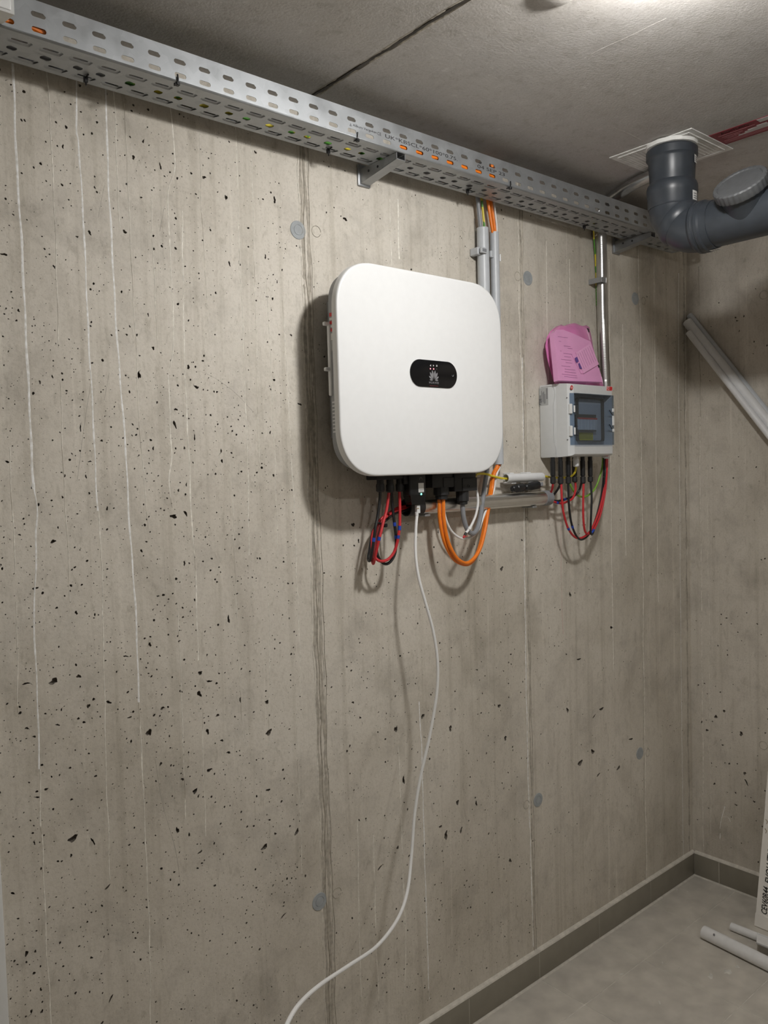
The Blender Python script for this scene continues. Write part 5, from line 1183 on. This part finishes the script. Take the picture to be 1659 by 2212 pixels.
# ------------------------------------------------------------------ drain pipe at the ceiling
dp = thing('drain_pipe', 'dark grey plastic drain pipe bending down from the ceiling with a screw cap', 'pipe', (1.976, 1.12, ZC))
PX, PYY = 1.976, 1.12; R0 = .055
def seg(prof, o, d, nm, mat='pvc_dark', n=48): return MB().lathe(o, d, prof, n, True, True).build(nm, mat, dp, smooth=30)
seg([(0, R0), (.012, R0), (.012, .061), (.015, .0635), (.033, .0635), (.036, .0605), (.040, .0585), (.085, .0560), (.125, .0555)], (PX, PYY, ZC-.004), (0, 0, -1), 'upper_socket')
zh = H+.585; za_ = ZC-.125; zb_e = zh+.072; ye = PYY-.072
seg([(0, .0565), (.004, .0605), (.012, .0632), (.030, .0632), (.034, .0615), (.060, .0610), (.064, .0590)], (PX, PYY, ZC-.100), (0, 0, -1), 'elbow_socket')
def bend(p0, d0, d1, rad, r, nm):
    """circular bend from direction d0 to d1 in the y-z plane"""
    d0 = Vector(d0); d1 = Vector(d1); ang_ = d0.angle(d1); n = 10; c = Vector(p0); pts = [c.copy()]
    L = rad*ang_/n
    ax = d0.cross(d1).normalized()
    for k in range(n):
        d = Matrix.Rotation(ang_*(k+.5)/n, 3, ax) @ d0; c = c+d*L; pts.append(c.copy())
    MB().tube(pts, r, 48).build(nm, 'pvc_dark', dp, smooth=40); return c
d45 = (0, -math.sqrt(.5), -math.sqrt(.5))
b0 = Vector((PX, PYY, ZC-.160))
MB().cyl((PX, PYY, ZC-.12), b0, .0585, 48).build('elbow_tube', 'pvc_dark', dp)
b1_ = bend(b0, (0, 0, -1), d45, .055, .0580, 'elbow_bend')
seg([(0, .0580), (.002, .0610), (.006, .0622), (.020, .0622), (.024, .0600), (.03, .0585)], b1_-Vector(d45)*.006, d45, 'elbow_collar')
b2_ = b1_+Vector(d45)*.022
b3_ = bend(b2_, d45, (0, -1, 0), .055, .0580, 'elbow_bend')
zh = b3_.z; yh = b3_.y
seg([(0, .0580), (.004, .0612), (.008, .0640), (.014, .0640), (.016, .0618), (.020, .0618), (.022, .0640), (.030, .0640), (.034, .0600), (.05, .0580)], b3_+Vector((0, .004, 0)), (0, -1, 0), 'tee_socket')
MB().cyl((PX, yh-.04, zh), (PX, yh-.40, zh), .0560, 48).build('tee_tube', 'pvc_dark', dp)
seg([(0, .0565), (.003, .0615), (.010, .0640), (.030, .0640), (.034, .0610), (.08, .0600)], (PX, yh-.225, zh), (0, -1, 0), 'pipe_socket')
MB().cyl((PX, yh-.38, zh), (PX, yh-1.6, zh), R0, 40).build('pipe_run', 'pvc_dark', dp)
# inspection branch with screw cap
th_ = math.radians(44); nb = Vector((-math.sin(th_), 0, math.cos(th_)))
yb_ = .914; print('YH', yh, zh-H)
MB().lathe((PX, yb_, zh), nb, [(.0, .052), (.064, .052), (.070, .054)], 48).build('branch', 'pvc_dark', dp)
oc = Vector((PX, yb_, zh))+nb*.066
MB().lathe(oc, nb, [(0, .0590), (.003, .0608), (.022, .0608), (.0255, .0585), (.0255, .0515), (.0225, .0500), (.0225, .0010)], 120, True, True, knurl=30, kamp=.022).build('screw_cap', 'pvc_cap', dp, smooth=30)
# labels on the fittings
def pipe_label(o, d, t_, r, ang0, wdt, hgt):
    d = Vector(d).normalized(); ref = Vector((-.83, -.46, -.3)); a = (ref-d*ref.dot(d)).normalized(); b = d.cross(a)
    mb = MB(); n = 6; vs_ = []
    for j in (0, 1):
        for k in range(n+1):
            th = math.radians(ang0)+wdt/r*(k/n-.5); vs_.append(Vector(o)+d*(t_+hgt*j)+a*(r*math.cos(th))+b*(r*math.sin(th)))
    mb.add(vs_, [(k, k+1, n+2+k, n+1+k) for k in range(n)]); lb_ = mb.build('pipe_label', 'paper', dp, smooth=60)
    mb = MB()
    for q in (.25, .5, .72):
        vv = []
        for j in (0, 1):
            for k in range(n+1):
                th = math.radians(ang0)+wdt*.7/r*(k/n-.5); vv.append(Vector(o)+d*(t_+hgt*(q+.1*j))+a*((r+.0003)*math.cos(th))+b*((r+.0003)*math.sin(th)))
        mb.add(vv, [(k, k+1, n+2+k, n+1+k) for k in range(n)])
    mb.build('label_print', 'greyink', lb_, smooth=0)
pipe_label((PX, PYY, ZC-.004), (0, 0, -1), .038, .0600, -74, .020, .020)
pipe_label((PX, PYY, ZC-.100), (0, 0, -1), .034, .0622, -62, .022, .024)
pipe_label(b3_, (0, -1, 0), .030, .0628, 75, .022, .026)
pipe_label(b2_, (0, -1, -.4), .0, .0600, 70, .010, .020)
# ribbed plate at the ceiling and foam collar
pl = thing('ceiling_plate', 'square ribbed pale plate on the ceiling around the drain pipe', 'plate', (2.03, 1.15, ZC))
px0, px1, py0, py1 = 1.920, 2.134, 1.035, 1.2685; zp = ZC-.0005
MB().box(px0, px1, py0, py1, zp-.0022, zp).build('plate_sheet', 'plate', pl, smooth=0)
nr = 19
for k in range(nr):
    y = py0+.022+(py1-py0-.044)*k/(nr-1); MB().tube([(px0+.022+rng.random()*.006, y, zp-.0022), (2.03, y+rng.normal(0, .0006), zp-.0022), (px1-.022-rng.random()*.006, y, zp-.0022)], .0016, 6).build('plate_rib', 'plate', pl)
for a, b in (((px0+.016, py0+.016), (px1-.016, py0+.016)), ((px1-.016, py0+.016), (px1-.016, py1-.016)), ((px1-.016, py1-.016), (px0+.016, py1-.016)), ((px0+.016, py1-.016), (px0+.016, py0+.016))):
    MB().tube([(*a, zp-.0022), (*b, zp-.0022)], .0018, 6).build('plate_border', 'plate', pl)
mb = MB(); L = []; n = 40
for k in range(n):
    a = 2*math.pi*k/n; L.append((math.cos(a), math.sin(a), .0640+rng.normal(0, .0010)))
mb.loft([[(PX+c_*r_, PYY+s_*r_, zp-.002) for c_, s_, r_ in L], [(PX+c_*(r_-.001), PYY+s_*(r_-.001), zp-.0115) for c_, s_, r_ in L], [(PX+c_*.057, PYY+s_*.057, zp-.0125) for c_, s_, r_ in L]], False, False).build('foam_collar', 'foam', pl, smooth=60)
# crimson warning sticker
st = thing('warning_sticker', 'crimson ACHTUNG warning sticker on the ceiling beside the ribbed plate', 'sticker', (2.05, .9, ZC))
sx0, sx1, sy0, sy1 = 2.003, 2.092, .80, 1.034; zs_ = ZC-.0004
MB().box(sx0, sx1, sy0, sy1, zs_-.0006, zs_+.0003).build('sticker_sheet', 'achtung', st, smooth=0)
def spatch(x0, x1, y0, y1, mat, nm): MB().box(sx0+x0, sx0+x1, y0, y1, zs_-.0010, zs_-.0005).build(nm, mat, st, smooth=0)
ob = text_mesh('ACHTUNG', .018, (0, 0, 0), (0, -1, 0), (-1, 0, 0), 'stickgrey', 'sticker_lettering', None, depth=.0001)
for v in ob.data.vertices: pass
ys2 = [v.co.y for v in ob.data.vertices]; k = (1.010-.940)/(max(ys2)-min(ys2)); my = max(ys2)
for v in ob.data.vertices: v.co = Vector((sx0+.013+v.co.x, 1.010+(v.co.y-my)*k, zs_-.0009))
attach(ob, st)
spatch(.002, .022, .862, .915, 'stickgrey', 'pale_field'); spatch(.024, .0265, .930, 1.022, 'crimline', 'sticker_line')
for k, (x, a, b) in enumerate(((.034, .905, .930), (.041, .893, .955), (.048, .895, .965), (.055, .905, .985))): spatch(x, x+.005, a, b, 'stickgrey', 'pale_field')
for x, a, b in ((.036, .965, 1.018), (.044, .975, 1.016), (.052, .988, 1.012), (.062, .90, 1.026), (.069, .90, 1.028), (.076, .90, 1.030)): spatch(x, x+.0028, a, b, 'crimline', 'sticker_line')
spatch(.026, .060, .82, .880, 'crimline', 'pale_field'); spatch(.068, .084, .82, .885, 'crimline', 'pale_field')

# ------------------------------------------------------------------ conduits leaning in the corner
LP = [((1484, 695), (1659, 912), .0165, 2.735, 'grey conduit leaning in the corner, thick middle one of three', 'pvc_light'),
      ((1489, 681), (1659, 893), .0112, 2.7555, 'grey conduit leaning in the corner, rearmost and highest of three', 'pvc'),
      ((1487, 718), (1659, 938), .0105, 2.715, 'thin grey conduit leaning in the corner, lowest and front of three', 'pvc_light')]
for (a2, b2, r, x, lab, m) in LP:
    a = P(*a2, 0, x); b = P(*b2, 0, x); d = (b-a)
    e = a+d*2.6; 
    t = thing('loose_conduit', lab, 'conduit', tuple(e), 'loose conduits leaning in the corner')
    MB().pipe(tuple(a), tuple(e), r, .0016, 26).build('tube', m, t)
# loose pieces on the floor
fl_a = [((1518, 2012), (1659, 2082), .0200, 'thick pale grey conduit lying on the floor tiles', 'pvc_white'), ((1577, 2000), (1659, 2033), .0125, 'thin pale grey conduit lying on the floor behind the thick one', 'pvc_white')]
for (a2, b2, r, lab, m) in fl_a:
    a = P(*a2, 2, r+.0006); b = P(*b2, 2, r+.0006); d = (b-a)/np.linalg.norm(b-a); e = a+d*1.1; a = a+d*.004
    t = thing('floor_conduit', lab, 'conduit', (a[0], a[1], 0), 'loose conduits on the floor')
    MB().pipe(tuple(a), tuple(e), r, .0018, 28).build('tube', m, t)
    if r > .015:
        p = P(1543, 2021, 2, r*1.7); MB().lathe((p[0]-.002, p[1], 2*r-.004), (0, 0, 1), [(0, .003), (.0045, .0022)], 10).build('dark_mark', 'greyink', t)
# half shell lying across the two conduits
a = P(1616, 2038, 2, .044); b = P(1637, 2016, 2, .030)
t = thing('trunking_offcut', 'white plastic trunking lid lying on the two floor conduits', 'trunking', (2.46, 1.05, .03))
A0 = np.array([2.424, 1.120, .0425]); A1 = np.array([2.498, 1.152, .0285]); dv = np.array([0.012, -.9, 0])
up_ = np.array([-.18, 0, .98])
MB().hexa([A0, A1, A1+dv, A0+dv], [A0+up_*.002, A1+up_*.002, A1+dv+up_*.002, A0+dv+up_*.002]).build('lid', 'pvc_white', t, smooth=0)
for q in (A0, A1):
    MB().hexa([q, q+np.array([.002, 0, 0]), q+np.array([.002, 0, 0])+dv, q+dv], [q+up_*.007, q+up_*.007+np.array([.002, 0, 0]), q+up_*.007+np.array([.002, 0, 0])+dv, q+dv+up_*.007]).build('rim', 'pvc_white', t, smooth=0)

# ------------------------------------------------------------------ white carton leaning on the right wall
bx = thing('carton_box', 'tall white cardboard carton leaning on the right wall, black printing', 'carton', (2.65, 1.0, 0))
x0, xtop = 2.588, 2.705; hB = .56; yb_0, yb_1 = 1.201, .58; dep = .055
fd = Vector((xtop-x0, 0, hB)).normalized(); nd = Vector((fd.z, 0, -fd.x))
def bp(s, y, d): return tuple(Vector((x0, y, .001))+fd*s+nd*d)
Lb = hB/fd.z
MB().hexa([bp(0, yb_0, 0), bp(0, yb_1, 0), bp(0, yb_1, dep), bp(0, yb_0, dep)], [bp(Lb, yb_0, 0), bp(Lb, yb_1, 0), bp(Lb, yb_1, dep), bp(Lb, yb_0, dep)]).build('carton_body', 'carton', bx, smooth=0)
MB().hexa([bp(.001, yb_0+.0012, -.0012), bp(.001, yb_1, -.0012), bp(.001, yb_1, 0), bp(.001, yb_0+.0012, 0)], [bp(.042, yb_0+.0012, -.0012), bp(.042, yb_1, -.0012), bp(.042, yb_1, 0), bp(.042, yb_0+.0012, 0)]).build('bottom_flap', 'carton', bx, smooth=0)
MB().hexa([bp(Lb*.69, yb_0+.0004, -.0008), bp(Lb*.69, yb_1, -.0008), bp(Lb*.69, yb_1, 0), bp(Lb*.69, yb_0+.0004, 0)], [bp(Lb*.875, yb_0+.0004, -.0008), bp(Lb*.875, yb_1, -.0008), bp(Lb*.875, yb_1, 0), bp(Lb*.875, yb_0+.0004, 0)]).build('side_flap', 'carton', bx, smooth=0)
for s_ in (.345, .315):
    MB().tube([bp(s_, yb_0-.006, -.0005), bp(s_-.006, yb_0-.012, -.0005), bp(s_-.014, yb_0-.010, -.0005)], .0012, 6).build('dent', 'cartonedge', bx)
MB().hexa([bp(-.0005, yb_0, 0), bp(-.0005, yb_1, 0), bp(-.0005, yb_1, .004), bp(-.0005, yb_0, .004)], [bp(.002, yb_0+.0005, -.0004), bp(.002, yb_1, -.0004), bp(.002, yb_1, .004), bp(.002, yb_0+.0005, .004)]).build('bottom_edge', 'cartonedge', bx, smooth=0)
def carton_text(body, s0, s1, yc_, size):
    ob = text_mesh(body, size, (0, 0, 0), (1, 0, 0), (0, 1, 0), 'ink', 'printed_lettering', None, depth=.0001, shear=.25, bold=.0004)
    xs_ = [v.co.x for v in ob.data.vertices]; k = (s1-s0)/(max(xs_)-min(xs_)); m0 = min(xs_)
    for v in ob.data.vertices: v.co = Vector(bp(s0+(v.co.x-m0)*k, yc_+v.co.y, -.0008+v.co.z*.2))
    attach(ob, bx)
carton_text('CEV60R44', .048, .134, 1.174, .026)
carton_text('EVOLUTION SUGAR', .146, .356, 1.170, .026)
print('SCENE OBJECTS', len(bpy.data.objects), 'tris', sum(len(m.polygons) for m in bpy.data.meshes))
